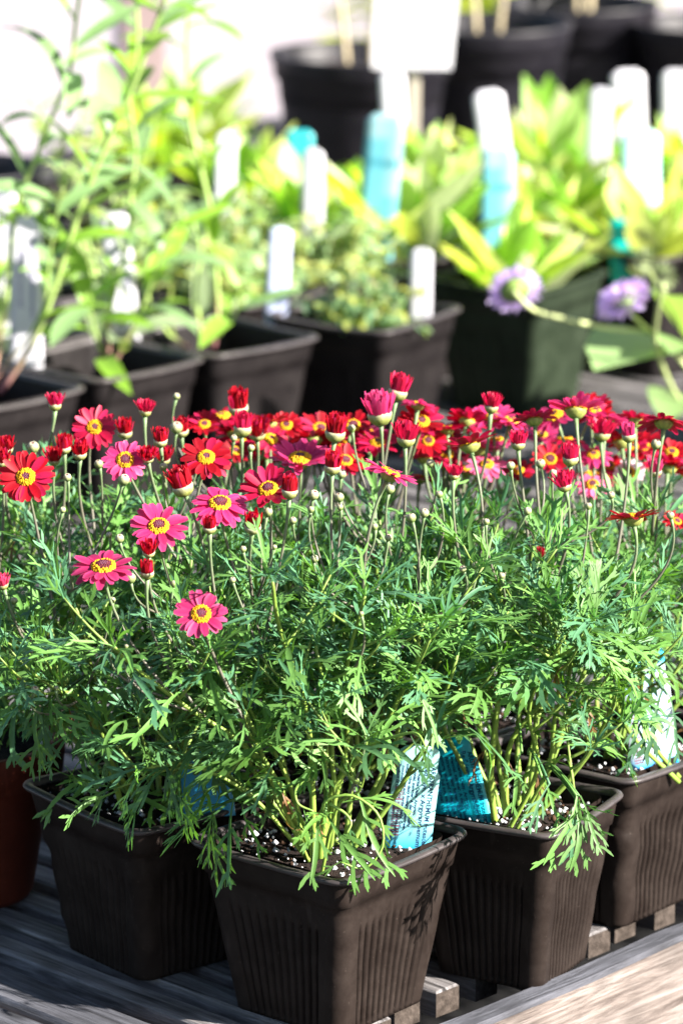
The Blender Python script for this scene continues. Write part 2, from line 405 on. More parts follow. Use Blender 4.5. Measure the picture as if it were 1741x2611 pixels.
def place(mb, T, pos, d, up, L, curl, col, side=0.0, tipcol=None, wave=0.0):
    v, f = T
    d = nrm(d); s = nrm(np.cross(up, d)); u = np.cross(d, s)
    if abs(curl) < 1e-3: curl = 1e-3
    x = v[:, 0]; a = curl * x
    X = np.sin(a) / curl + v[:, 2] * np.sin(a); Z = -(1 - np.cos(a)) / curl + v[:, 2] * np.cos(a)
    Y = v[:, 1] + side * x * x
    if wave: Z = Z + wave * np.sin(v[:, 1] * 14 + x * 6)
    P = pos + L * (X[:, None] * d + Y[:, None] * s + Z[:, None] * u)
    c = np.tile(np.asarray(col, dtype=float), (len(v), 1))
    if tipcol is not None:
        k = np.clip((x - .45) * 1.6, 0, 1)[:, None]
        c = c * (1 - k) + np.asarray(tipcol) * k
    mb.add(P, f, c)
rt = random.Random(11)
PIN = [pinnate(rt, rt.choice((2, 3, 3))) for _ in range(16)]
PINS = [pinnate(rt, 2, False) for _ in range(8)]
LAN = [lance(rt, w) for w in (.07, .09, .11, .13)]
LANW = [lance(rt, w) for w in (.15, .18, .21)]
LANN = [lance(rt, w, 8) for w in (.045, .06)]

def leafcol(r, low):
    """bluish green above, yellower low down"""
    base = V(.062, .165, .082) if r.random() < .5 else V(.09, .205, .045)
    if r.random() < .10: base = V(.10, .22, .06)
    yel = V(.095, .20, .035)
    k = min(1, max(0, low * r.uniform(.2, 1.0)))
    c = base * (1 - k) + yel * k
    return c * r.uniform(.65, 1.3)

def leafy_shoot(mbL, mbS, pts, r, rad0, rad1, t0=.25, step=.009, L0=.045, tip=True, lowz=None, stemcol=(.17, .26, .05), dens=1.0, keep=None):
    pts = np.asarray(pts); m = len(pts)
    seg = np.linalg.norm(np.diff(pts, axis=0), axis=1); tot = seg.sum()
    cum = np.concatenate([[0], np.cumsum(seg)])
    sc = np.array([np.asarray(stemcol) * (1 - .35 * (i / m)) for i in range(m)])
    mbS.tube(pts, np.linspace(rad0, rad1, m), sc, 6)
    s = tot * t0; phi = r.uniform(0, 6.28)
    while s < tot:
        q = np.interp(s, cum, np.arange(m)); i = min(int(q), m - 2); f = q - i
        p = pts[i] * (1 - f) + pts[i + 1] * f; T = nrm(pts[i + 1] - pts[i])
        a = nrm(np.cross(T, (.2, .5, .1))); b = np.cross(T, a)
        out = a * math.cos(phi) + b * math.sin(phi)
        u = s / tot
        spread = r.uniform(.9, 1.35) * (1.15 - .55 * u)
        d = nrm(T * math.cos(spread) + out * math.sin(spread) + V(0, 0, .12))
        L = L0 * r.uniform(.7, 1.25) * (1.1 - .35 * u)
        low = 0 if lowz is None else np.clip((lowz[1] - p[2]) / (lowz[1] - lowz[0]), 0, 1)
        if r.random() < dens and not (keep and keep(p, r)):
            c = leafcol(r, low)
            place(mbL, r.choice(PIN), p, d, T + V(0, 0, .4), L, r.uniform(.3, 1.7), c, r.uniform(-.25, .25), c * r.uniform(.9, 1.5), .01)
            if r.random() < .35:
                place(mbL, r.choice(PINS), p, nrm(d + T * .9), T, L * .45, r.uniform(0, .8), c * 1.1)
        phi += 2.4 + r.uniform(-.4, .4); s += step * r.uniform(.7, 1.35)
    if tip:
        p = pts[-1]; T = nrm(pts[-1] - pts[-2])
        a = nrm(np.cross(T, (.2, .5, .1))); b = np.cross(T, a)
        for k in range(5):
            ph = k * 1.26 + r.random(); out = a * math.cos(ph) + b * math.sin(ph)
            place(mbL, r.choice(PINS), p, nrm(T + out * r.uniform(.3, .8)), T, L0 * r.uniform(.4, .75), r.uniform(.0, .7), leafcol(r, 0) * 1.15)

# ---------------------------------------------------------------- flower heads (local z = face normal)
def frame(n):
    n = nrm(n); x = nrm(np.cross((0.1, 1, .05), n)); y = np.cross(n, x)
    return np.stack([x, y, n], 1)
RED, DEEP, PINK, CRIM, LIL, WHT = V(.31, .0014, .009), V(.20, .0010, .006), V(.46, .016, .115), V(.40, .004, .046), V(.60, .50, .80), V(.6, .58, .6)
def petals(mb, pos, n, Rr, elev, col, r, count=19, r0=.28, half=False):
    F = frame(n)
    for layer in range(2):
        for k in range(count // (1 if layer == 0 else 2)):
            if not half and r.random() < .04: continue
            cnt = count if layer == 0 else count // 2
            a = (k + r.uniform(-.2, .2) + .5 * layer) * 2 * math.pi / cnt
            L = Rr * (1 - r0) * r.uniform(.86, 1.06) * (1 if layer == 0 else .93)
            e0 = elev + r.uniform(-.12, .16) + (.16 if layer else 0)
            u = np.linspace(0, 1, 6)
            w = Rr * (.145 if not half else .074) * np.array([.45, .75, .95, 1.0, .86, .42]) * r.uniform(.85, 1.12)
            bend = r.uniform(-.45, .15) if not half else r.uniform(-.2, .5)
            ee = e0 + bend * u
            rad = Rr * r0 + np.concatenate([[0], np.cumsum(np.cos(ee[1:]) * L / 5)])
            z = np.concatenate([[0], np.cumsum(np.sin(ee[1:]) * L / 5)]) + .02 * Rr * layer
            ca, sa = math.cos(a), math.sin(a)
            tw = r.uniform(-.25, .25)
            v = []; c = []
            cc = col * r.uniform(.75, 1.2)
            if r.random() < .2: cc = cc * .5 + PINK * .5
            for i in range(6):
                for sd in (-1, 0, 1):
                    zz = z[i] + (.0 if sd == 0 else .22 * w[i]) + tw * sd * w[i]
                    xx, yy = rad[i] * ca - sd * w[i] * sa, rad[i] * sa + sd * w[i] * ca
                    v.append(pos + F @ V(xx - (0.12 * w[i] * ca if (i == 5 and sd == 0) else 0), yy, zz))
                    k2 = u[i]
                    pale = V(.62, .15, .32) if col[2] > .06 else V(.42, .012, .035)
                    c.append(cc * (1 - .35 * k2 * (1 if sd else .2)) + pale * .35 * k2 * (1 if sd else .2))
            f = []
            for i in range(5):
                b = i * 3; f += [(b, b + 1, b + 4, b + 3), (b + 1, b + 2, b + 5, b + 4)]
            mb.add(v, f, np.array(c))
def disc(mb, pos, n, Rd, r, ncount=110, ring=.6):
    F = frame(n)
    for k in range(ncount):
        q = math.sqrt((k + .5) / ncount); a = k * 2.39996
        z = Rd * .42 * (1 - q ** 2) - .0
        x, y = q * Rd * math.cos(a), q * Rd * math.sin(a)
        s = Rd * .12
        h = s * (r.uniform(1.1, 2.0) if q > ring else .7)
        col = V(.52, .27, .006) * r.uniform(.7, 1.2) if q > ring else V(.09, .014, .022) * r.uniform(.7, 1.5)
        if q < .3: col = V(.10, .03, .05)
        b = [(x - s, y - s, z - s), (x + s, y - s, z - s), (x + s, y + s, z - s), (x - s, y + s, z - s), (x - s * .6, y - s * .6, z + h), (x + s * .6, y - s * .6, z + h), (x + s * .6, y + s * .6, z + h), (x - s * .6, y + s * .6, z + h)]
        mb.add(pos + np.array(b) @ F.T, [(4, 5, 6, 7), (0, 1, 5, 4), (1, 2, 6, 5), (2, 3, 7, 6), (3, 0, 4, 7)], col)
def lathe(mb, pos, n, prof, cols, seg=14, jag=0.0, r=None):
    F = frame(n); v = []; c = []
    for (rr, z), cl in zip(prof, cols):
        for k in range(seg):
            a = 2 * math.pi * k / seg; q = rr * (1 + (r.uniform(-jag, jag) if jag else 0))
            v.append(pos + F @ V(q * math.cos(a), q * math.sin(a), z)); c.append(np.asarray(cl) * (1 + (.16 if k % 2 else -.16)))
    m = len(prof)
    f = [(i * seg + k, i * seg + (k + 1) % seg, (i + 1) * seg + (k + 1) % seg, (i + 1) * seg + k) for i in range(m - 1) for k in range(seg)]
    f.append(tuple(range(seg))[::-1]); f.append(tuple((m - 1) * seg + k for k in range(seg)))
    mb.add(v, f, np.array(c))
GRN, CRM, YGR = V(.09, .14, .03), V(.30, .29, .20), V(.19, .21, .05)

def stalk(mb, head, n, foot, r, rad=.0011, top=(.12, .19, .08), bot=(.105, .10, .075)):
    L = np.linalg.norm(head - foot)
    c1 = head - nrm(n) * min(L * .45, max(.006, .7 * (head[2] - foot[2])))
    P = bez(head, c1, foot, 12) + 0
    w = np.sin(np.linspace(0, math.pi, 12))[:, None] * V(r.uniform(-.004, .004), r.uniform(-.004, .004), 0)
    P = P + w
    cc = np.array([np.asarray(top) * (1 - t) + np.asarray(bot) * t for t in np.clip(np.linspace(0, 2.2, 12), 0, 1)])
    mb.tube(P, rad * np.array([1.7, 1.25, 1.0, 1.0, 1.0, 1.05, 1.05, 1.1, 1.1, 1.15, 1.2, 1.35]), cc, 6)
    return P

def make_flower(plant, org, kind, pos, n, dia, col, foot, r):
    """open flower 'F', half-open head 'H', small round bud 'b'; petals mesh is the part, the rest hang on it"""
    n = nrm(n)
    if kind == 'F':
        Rr = dia / 2
        mb = MB(); petals(mb, pos, n, Rr, r.choice((-.22, -.05, .08, .15, .3)), col * r.uniform(.8, 1.15), r, r.choice((15, 17, 19, 21)))
        o = mb.build('flower', M_petal, plant, org)
        mb = MB(); disc(mb, pos + n * Rr * .02, n, Rr * r.uniform(.30, .37), r, 110, r.choice((.42, .55, .62, .70))); mb.build('flower_disc', M_disc, o, org)
        mb = MB(); lathe(mb, pos, n, [(.0012, -Rr * .30), (Rr * .20, -Rr * .25), (Rr * .33, -Rr * .12), (Rr * .37, -.0002)], [GRN, YGR, YGR * 1.1, YGR], 16, .05, r)
        mb.build('calyx', M_calyx, o, org)
        base = pos - n * Rr * .28
    elif kind == 'H':
        Rr = dia / 2
        mb = MB(); el = r.choice((1.0, 1.2, 1.35, 1.45))
        petals(mb, pos - n * Rr * .35, n, Rr * 2.05, el, col, r, 22, .30, True)
        petals(mb, pos - n * Rr * .3, n, Rr * 1.85, 1.5, col * .8, r, 18, .20, True)
        o = mb.build('flower', M_petal, plant, org)
        mb = MB(); lathe(mb, pos, n, [(.0012, -Rr * .95), (Rr * .42, -Rr * .84), (Rr * .66, -Rr * .58), (Rr * .72, -Rr * .30), (Rr * .68, -Rr * .10)], [GRN, YGR * .8, YGR, V(.26, .26, .13), CRM], 16, .05, r)
        mb.build('calyx', M_calyx, o, org)
        base = pos - n * Rr * .95
    else:
        Rr = dia / 2 * r.uniform(.8, 1.05)
        mb = MB()
        lathe(mb, pos, n, [(.0011, -Rr * .98), (Rr * .62, -Rr * .78), (Rr * .97, -Rr * .2), (Rr * .95, Rr * .3), (Rr * .62, Rr * .75), (Rr * .28, Rr * .88), (Rr * .24, Rr * .80)],
              [GRN, GRN * 1.2, V(.16, .20, .07), V(.22, .24, .11), CRM * .95, CRM * 1.1, V(.10, .02, .03)], 14, .03, r)
        o = mb.build('flower_bud', M_calyx, plant, org)
        base = pos - n * Rr * .95
    mb = MB(); stalk(mb, base, n, foot, r, .0010 if kind != 'b' else .00075)
    mb.build('flower_stalk', M_stem, o, org)

# ---------------------------------------------------------------- square pots
def rsq(w, rad, M, K=5):
    """rounded square ring: list of (x, y, side-param or None, nx, ny)"""
    out = []
    for s in range(4):
        a = s * math.pi / 2; c, d = math.cos(a), math.sin(a)
        for i in range(M):
            t = -1 + 2 * i / (M - 1); y = t * (w - rad); x = w
            out.append((x * c - y * d, x * d + y * c, t, c, d))
        for i in range(1, K):
            b = a + i * math.pi / 2 / K; cx, cy = (w - rad), (w - rad)
            X, Y = cx * c - cy * d, cx * d + cy * c
            out.append((X + rad * math.cos(b), Y + rad * math.sin(b), None, math.cos(b), math.sin(b)))
    return out
def square_pot(parent, W, H, rot, mat, ribs=9, dent=.0, seed=0, M=46, ribtop=.64):
    """outer wall with moulded flutes, folded rim, inner wall, floor"""
    r = random.Random(seed); wt, wb = W / 2 - .004, W / 2 * .69
    zs = [0, .02, .05, .10, .2, .3, .4, .5, .58, ribtop - .02, ribtop, ribtop + .03, .75, .80, .805, .86, .93, .97]
    ph = [r.uniform(0, 6.28) for _ in range(6)]
    co, si = math.cos(rot), math.sin(rot)
    mb = MB(); v = []
    cs = W / .11
    for z in zs:
        w = wb + (wt - wb) * z - (.0010 * cs if z <= .80 else 0)
        ring = rsq(w, .0085 * cs, M)
        for (x, y, t, nx, ny) in ring:
            off = 0
            if t is not None:
                g = abs(t) < .80 and ribs
                if g and z <= ribtop:
                    q = (t / .80 * .5 + .5) * ribs; fr = abs((q % 1) - .5) * 2
                    dd = max(0, (fr - .5) / .5)
                    off -= .0028 * cs * dd * (1 if z < ribtop - .01 else .45) * (0 if z < .01 else 1)
                off += -.0012 * cs * (1 - t * t) * math.sin(math.pi * z)
            off += dent * (math.sin(x * 90 / cs + ph[0] + z * 7) * math.sin(z * 9 + ph[1] + y * 70 / cs)) * (.3 + .7 * math.sin(math.pi * min(1, z)))
            if dent > .001 and t is None: off += dent * 1.0 * math.sin(z * 26 + ph[2]) * math.sin(math.pi * z)
            X, Y = x + nx * off, y + ny * off
            v.append((X * co - Y * si, X * si + Y * co, z * H))
    n = len(rsq(1, .1, M)); m = len(zs)
    f = [(i * n + k, i * n + (k + 1) % n, (i + 1) * n + (k + 1) % n, (i + 1) * n + k) for i in range(m - 1) for k in range(n)]
    f.append(tuple(range(n))[::-1])
    # inner wall
    base = len(v)
    for z in (.97, .6, .3):
        w = wb + (wt - wb) * z - .0058 * cs - dent * 2
        for (x, y, t, nx, ny) in rsq(w, .0085 * cs, M): v.append((x * co - y * si, x * si + y * co, z * H))
    f += [(base + i * n + (k + 1) % n, base + i * n + k, base + (i + 1) * n + k, base + (i + 1) * n + (k + 1) % n) for i in range(2) for k in range(n)]
    mb.add(v, f); pot = mb.build('pot', mat, parent)
    # folded rim
    mb = MB(); v = []
    prof = [(.0002, -.030), (.0030, -.026), (.0042, -.010), (.0038, .0), (.0022, .006), (.0, .007), (-.0012, .0), (-.0014, -.035)]
    ph2 = r.uniform(0, 6)
    for (dx, dz) in prof:
        for (x, y, t, nx, ny) in rsq(wt, .0095 * cs, 10, 6):
            sag = (0 if t is None else -.010 * (1 - t * t)) + .006 * math.sin(math.atan2(y, x) * 2 + ph2) * (1 if dent else .3)
            X, Y = x + nx * (dx * cs - .0006), y + ny * (dx * cs - .0006)
            v.append((X * co - Y * si, X * si + Y * co, H * (.985 + dz + sag)))
    n = len(rsq(wt, .01, 10, 6)); m = len(prof)
    f = [(i * n + k, i * n + (k + 1) % n, (i + 1) * n + (k + 1) % n, (i + 1) * n + k) for i in range(m - 1) for k in range(n)]
    mb.add(v, f); mb.build('rim', M_rim if mat in (M_pot, M_pot_back) else mat, pot)
    return pot
def soil_bed(parent, W, z, rot, mat, perl=60, seed=0, round_=False):
    r = random.Random(seed); mb = MB(); N = 22; hw = W
    co, si = math.cos(rot), math.sin(rot); v = []
    for i in range(N):
        for j in range(N):
            a, b = -1 + 2 * i / (N - 1), -1 + 2 * j / (N - 1)
            if round_:
                k = max(abs(a), abs(b)); l = math.hypot(a, b) or 1; a, b = a * k / l, b * k / l
            x, y = a * hw, b * hw
            v.append((x * co - y * si, x * si + y * co, z + r.uniform(-.0016, .0016) + .003 * math.sin(a * 4 + seed) * math.cos(b * 3)))
    f = [(i * N + j, (i + 1) * N + j, (i + 1) * N + j + 1, i * N + j + 1) for i in range(N - 1) for j in range(N - 1)]
    mb.add(v, f); so_ = mb.build('soil', mat, parent)
    if perl:
        mb = MB()
        for _ in range(perl):
            a, b = r.uniform(-.93, .93), r.uniform(-.93, .93)
            s = r.choice((.0007, .0009, .0012, .0016, .0023)) * r.uniform(.8, 1.2)
            c = V(a * hw * co - b * hw * si, a * hw * si + b * hw * co, z + .003 + s * .4)
            q = [c + s * V(*[r.uniform(.6, 1.3) * t for t in d]) for d in ((1, 0, 0), (-1, 0, 0), (0, 1, 0), (0, -1, 0), (0, 0, 1), (0, 0, -1))]
            mb.add(q, [(0, 2, 4), (2, 1, 4), (1, 3, 4), (3, 0, 4), (2, 0, 5), (1, 2, 5), (3, 1, 5), (0, 3, 5)], V(.50, .51, .54) * r.uniform(.75, 1.1) if r.random() < .72 else V(.06, .032, .018) * r.uniform(.5, 1.6))
        mb.build('perlite', M_perlite, so_, smooth=True)['kind'] = 'stuff'

# ---------------------------------------------------------------- the daisies on the front of the bench
RIMH = .117
DG = 'potted marguerite daisies crowded on the front of the bench'
# name, centre, pot rotation (radians, of the side facing right-front), label, vigour, reach, height, dent
DAISY = {
 'P0': dict(c=(-0.008, 2.350), rot=R(-39.7), n=11, reach=.10, h=.19, dent=.0004, label='daisy plant in the nearest black pot, leaves trailing over its left rim'),
 'P1': dict(c=(0.115, 2.420), W=.115, rot=R(-30), n=12, reach=.095, h=.198, dent=.0010, label='daisy plant with thick pale stems, second black pot along the front rail'),
 'P2': dict(c=(0.185, 2.547), rot=R(-40), n=12, reach=.105, h=.168, dent=.0020, label='daisy plant at the right edge in a crinkled black pot'),
 'L2': dict(c=(-0.125, 2.447), rot=R(-50), n=13, reach=.125, h=.185, dent=.0014, label='daisy plant in the shaded black pot beside the terracotta pot'),
 'M1': dict(c=(0.004, 2.500), rot=R(-45), n=12, reach=.105, h=.190, dent=.0005, label='daisy plant directly behind the nearest pot, its own pot hidden in foliage'),
 'M2': dict(c=(0.070, 2.622), rot=R(-45), n=10, reach=.105, h=.158, dent=.0005, label='daisy plant with blurred heads behind the second pot of the front rail'),
 'M3': dict(c=(-0.100, 2.585), rot=R(-45), n=10, reach=.10, h=.165, dent=.0005, label='daisy plant carrying the dense patch of deep red blooms left of centre'),
 'M5': dict(c=(0.275, 2.680), rot=R(-45), n=10, reach=.105, h=.150, dent=.0005, label='hindmost daisy plant at the right edge with one white blossom'),
 'T':  dict(c=(-0.262, 2.560), rot=0, n=14, reach=.13, h=.165, dent=0, label='daisy plant in a reddish brown terracotta pot at the left edge'),
}
# heads measured on the photograph: kind, x, y, width px, distance, normal, colour
def dist_for(y): return float(np.interp(y, [980, 1080, 1200, 1300, 1420, 1600, 1800], [2.63, 2.55, 2.44, 2.38, 2.33, 2.29, 2.27]))
UP = (0, -.25, 1)
HEADS = [
 ('F', 66, 1217, 148, 2.42, (.02, -.85, .62), RED), ('F', 241, 1089, 120, 2.53, (.1, -.9, .5), CRIM), ('F', 319, 1173, 118, 2.44, (.1, -.85, .6), PINK),
 ('F', 405, 1343, 160, 2.33, (.05, -.52, .85), PINK), ('F', 264, 1447, 172, 2.29, (-.02, -.25, .97), PINK), ('F', 561, 1285, 156, 2.37, (.05, -.38, .92), PINK),
 ('F', 526, 1167, 138, 2.46, (.05, -.62, .75), RED), ('F', 684, 1248, 160, 2.41, (-.15, -.5, .85), CRIM), ('F', 513, 1567, 138, 2.245, (.05, -.72, .65), PINK),
 ('F', 994, 1207, 152, 2.34, (.45, .12, .9), PINK), ('F', 1074, 1076, 130, 2.60, (.1, -.5, .85), RED), ('F', 1066, 1032, 100, 2.60, (.2, .4, .9), PINK),
 ('F', 1198, 1134, 152, 2.47, (-.2, .36, .9), CRIM), ('F', 1468, 1046, 156, 2.52, (.02, .52, .85), PINK), ('F', 1362, 1070, 122, 2.53, (-.1, .5, .85), CRIM),
 ('F', 1692, 1075, 142, 2.50, (.05, .48, .86), CRIM), ('F', 1545, 1072, 124, 2.60, (.1, .45, .9), PINK), ('F', 1614, 1322, 148, 2.40, (-.1, .34, .92), RED),
 ('F', 521, 1083, 92, 2.60, (0, -.5, .8), RED), ('F', 730, 1085, 90, 2.62, (0, -.6, .8), RED), ('F', 690, 1120, 100, 2.60, (.3, -.5, .8), CRIM), ('F', 900, 1085, 100, 2.62, (0, -.6, .8), RED),
 ('F', 962, 1130, 120, 2.60, (0, -.3, .9), CRIM), ('F', 880, 1175, 110, 2.56, (.2, -.5, .8), RED), ('F', 765, 1172, 165, 2.52, (0, -.25, .97), PINK),
 ('F', 1092, 1125, 100, 2.62, (0, -.6, .7), RED), ('F', 1194, 1082, 100, 2.66, (0, -.1, 1), CRIM), ('F', 1140, 1115, 100, 2.64, (.1, -.5, .8), RED),
 ('F', 1266, 1122, 95, 2.66, (0, .1, 1), PINK), ('F', 1402, 1172, 100, 2.64, (0, -.6, .7), RED), ('F', 1512, 1160, 105, 2.66, (0, -.4, .9), PINK), ('F', 1612, 1140, 95, 2.68, (0, -.3, .9), CRIM),
 ('F', 1712, 1155, 100, 2.64, (0, -.4, .8), RED), ('F', 1680, 1180, 90, 2.68, (0, -.6, .8), CRIM), ('F', 1241, 1185, 110, 2.62, (0, -.4, .9), V(.8, .16, .32)), ('F', 1510, 1236, 90, 2.60, (0, -.5, .8), V(.8, .16, .32)),
 ('F', 1605, 1205, 88, 2.66, (0, -.7, .6), WHT), ('F', 1725, 1330, 80, 2.52, (.3, -.4, .8), RED), ('F', 1320, 1200, 90, 2.66, (0, -.4, .9), RED),
 ('F', 1440, 1120, 110, 2.66, (0, .1, .9), CRIM), ('F', 1130, 1180, 90, 2.64, (0, -.3, .9), PINK), ('F', 640, 1130, 80, 2.64, (0, -.6, .8), RED), ('F', 1555, 1190, 90, 2.70, (0, -.4, .8), RED),
 ('F', 600, 1150, 80, 2.60, (.3, -.5, .8), DEEP), ('F', 1380, 1110, 90, 2.70, (0, -.2, .9), PINK),
 ('H', 140, 1026, 46, 2.54, (.0, 0, 1), CRIM), ('H', 371, 1042, 44, 2.52, (.1, 0, 1), CRIM), ('H', 318, 1095, 54, 2.56, UP, RED), ('H', 409, 1117, 52, 2.48, UP, RED), ('H', 462, 1092, 52, 2.58, UP, RED),
 ('H', 203, 1150, 52, 2.47, UP, RED), ('H', 163, 1135, 50, 2.52, UP, RED), ('H', 137, 1166, 46, 2.48, UP, RED), ('H', 17, 1138, 46, 2.5, UP, RED), ('H', 4, 1170, 46, 2.47, UP, RED),
 ('H', 377, 1163, 42, 2.44, (0, -.5, 1), RED), ('H', 417, 1164, 48, 2.52, UP, RED), ('H', 463, 1232, 78, 2.39, (-.3, -.1, 1), RED), ('H', 534, 1340, 48, 2.33, (0, -.2, 1), RED), ('H', 379, 1402, 46, 2.31, (0, -.4, 1), RED),
 ('H', 375, 1455, 50, 2.30, (0, -.1, 1), RED), ('H', 6, 1486, 40, 2.36, (-.2, -.1, 1), V(.7, .05, .12)), ('H', 607, 1030, 72, 2.60, UP, RED), ('H', 619, 1084, 64, 2.54, (.1, 0, 1), CRIM), ('H', 655, 1098, 60, 2.57, UP, RED),
 ('H', 856, 1094, 74, 2.49, (.1, -.1, 1), RED), ('H', 848, 1183, 60, 2.40, (.05, -.1, 1), RED), ('H', 739, 1245, 60, 2.36, (.05, -.05, 1), RED), ('H', 645, 1336, 62, 2.33, (.1, -.4, 1), RED), ('H', 1036, 1110, 66, 2.44, (.1, .05, 1), CRIM),
 ('H', 967, 1045, 88, 2.50, (-.1, .05, 1), PINK), ('H', 1017, 990, 70, 2.56, (.25, 0, 1), CRIM), ('H', 1253, 1030, 52, 2.55, (.1, 0, 1), CRIM), ('H', 1321, 1125, 50, 2.46, (0, 0, 1), CRIM), ('H', 1454, 1162, 58, 2.44, (.02, 0, 1), CRIM),
 ('H', 1602, 1105, 50, 2.46, (-.1, 0, 1), PINK), ('H', 1437, 1230, 54, 2.40, (-.25, -.1, 1), CRIM), ('H', 1158, 1206, 38, 2.36, (.12, 0, 1), CRIM), ('H', 1671, 1195, 46, 2.52, UP, PINK), ('H', 1535, 1098, 60, 2.56, (.1, .1, 1), CRIM),
 ('H', 618, 1650, 34, 2.30, (.2, -.1, .8), DEEP), ('H', 1375, 1415, 34, 2.46, (.2, -.1, .8), DEEP),
]
BUDS = [(85, 1140, 38), (252, 1183, 28), (450, 1090, 32), (507, 1164, 32), (316, 1223, 30), (417, 1190, 24), (172, 1217, 24), (305, 1373, 30), (278, 1364, 20), (333, 1474, 28), (180, 1451, 22), (444, 1489, 22), (593, 1479, 20),
 (596, 1117, 18), (640, 1142, 20), (800, 1262, 28), (684, 1306, 26), (747, 1327, 24), (793, 1299, 18), (802, 1425, 26), (865, 1268, 30), (955, 1343, 22), (990, 1371, 22), (1082, 1308, 26), (1049, 1320, 24), (994, 1247, 26), (867, 1293, 20),
 (871, 1208, 28), (896, 1092, 27), (1302, 1187, 24), (1378, 1182, 28), (1097, 1181, 24), (1345, 1303, 22), (1213, 1442, 24), (1279, 1468, 22), (1673, 1132, 28), (1558, 1262, 24), (1709, 1314, 24), (1180, 1451, 20), (1410, 1206, 22),
 (89, 1760, 28), (68, 1780, 17), (144, 1755, 13), (288, 1638, 18), (322, 1648, 15), (921, 1565, 15), (36, 1532, 22), (287, 1530, 20), (932, 1878, 12), (450, 1010, 20), (620, 1400, 20), (1120, 1260, 20), (1500, 1290, 20), (700, 1395, 16), (160, 1300, 16), (1240, 1330, 18)]
NEARBUD = {89: 2.30, 68: 2.30, 144: 2.30, 288: 2.28, 322: 2.28, 921: 2.27, 932: 2.26, 36: 2.38}
# named thick stems traced on the photograph: plant -> list of (points x,y), distance at foot and tip, radius
HERO = {
 'P0': [([(800, 2120), (795, 1990), (778, 1800), (712, 1600), (694, 1480)], 2.325, 2.26, .0024),
        ([(812, 2120), (850, 2010), (960, 1890), (1065, 1680), (1120, 1600)], 2.33, 2.30, .0024),
        ([(790, 2110), (660, 1940), (470, 1800), (330, 1690), (292, 1650)], 2.33, 2.26, .0020),
        ([(800, 2120), (720, 1960), (590, 1730), (545, 1640)], 2.34, 2.30, .0018),
        ([(800, 2120), (640, 2030), (480, 1950), (370, 1960)], 2.33, 2.29, .0016),
        ([(805, 2120), (880, 1930), (885, 1700), (930, 1520)], 2.34, 2.28, .0020),
        ([(800, 2120), (600, 1990), (450, 1960), (300, 2010)], 2.33, 2.32, .0014),
        ([(815, 2125), (860, 2060), (920, 2010), (935, 1890)], 2.30, 2.25, .0012)],
 'P1': [([(1265, 2080), (1250, 1980), (1268, 1800), (1280, 1600), (1275, 1500)], 2.40, 2.36, .0026),
        ([(1290, 2080), (1300, 1900), (1400, 1750), (1385, 1560)], 2.41, 2.38, .0020),
        ([(1290, 2080), (1370, 1960), (1350, 1800), (1440, 1620)], 2.39, 2.34, .0018),
        ([(1300, 2080), (1430, 1930), (1470, 2040)], 2.38, 2.32, .0014)],
 'P2': [([(1730, 2000), (1600, 1860), (1550, 1700), (1560, 1560)], 2.50, 2.43, .0020),
        ([(1730, 2000), (1640, 1850), (1640, 1640), (1620, 1500)], 2.51, 2.45, .0020)],
 'L2': [([(320, 1990), (240, 1850), (190, 1770), (75, 1775)], 2.42, 2.32, .0018),
        ([(320, 1990), (250, 1850), (120, 1700), (20, 1640)], 2.42, 2.36, .0016)],
}
_rx = random.Random(31)
for _i in range(52):
    _x = _rx.uniform(560, 1760) if _i % 3 else _rx.uniform(560, 820)
    _y = _rx.uniform(1035, 1225) if _x > 900 else _rx.uniform(1060, 1160)
    HEADS.append(('F', _x, _y, _rx.uniform(98, 135), _rx.uniform(2.62, 2.70), (_rx.uniform(-.35, .35), _rx.uniform(-.45, .65), .8), _rx.choice((RED, CRIM, CRIM, PINK, PINK) if _x > 900 else (RED, RED, DEEP, CRIM))))
# long leaves traced on the photograph: plant -> (x, y, distance, tip x, tip y, length)
TRAIL = {
 'P0': [(826, 2075, 2.275, 775, 2235, 2.245), (830, 2070, 2.275, 960, 2225, 2.255), (900, 2010, 2.28, 990, 2225, 2.26), (600, 2040, 2.30, 600, 2245, 2.27), (560, 2030, 2.31, 535, 2200, 2.28), (620, 2050, 2.30, 660, 2170, 2.28),
        (545, 2060, 2.32, 580, 2250, 2.29), (480, 1960, 2.31, 480, 2130, 2.28), (400, 1960, 2.32, 330, 2080, 2.30), (300, 1960, 2.33, 250, 2090, 2.31), (420, 1900, 2.30, 470, 2090, 2.27),
        (940, 1880, 2.27, 1080, 1935, 2.24), (700, 1950, 2.27, 640, 2060, 2.25), (1060, 1730, 2.28, 1100, 1900, 2.27)],
 'P1': [(1470, 2030, 2.31, 1400, 2200, 2.29), (1470, 2040, 2.31, 1480, 2210, 2.285), (1475, 2030, 2.31, 1530, 2170, 2.29), (1400, 2000, 2.32, 1340, 2110, 2.31), (1380, 1980, 2.33, 1420, 2090, 2.31), (1330, 1920, 2.32, 1290, 2060, 2.31)],
 'L2': [(60, 1790, 2.33, 0, 1850, 2.32), (110, 1800, 2.33, 130, 1945, 2.32), (150, 1790, 2.34, 60, 1960, 2.33), (200, 1830, 2.35, 230, 1990, 2.33), (70, 1780, 2.33, -20, 1740, 2.32), (160, 1780, 2.34, 160, 1660, 2.33)],
 'T': [(40, 1740, 2.44, 20, 1940, 2.43), (90, 1760, 2.45, 110, 1920, 2.44), (10, 1700, 2.44, -30, 1880, 2.43), (120, 1720, 2.45, 150, 1880, 2.44), (60, 1700, 2.46, 60, 1860, 2.45)],
 'P2': [(1640, 1800, 2.43, 1600, 1960, 2.42), (1690, 1760, 2.43, 1640, 1930, 2.42), (1700, 1770, 2.43, 1740, 1930, 2.42)]}
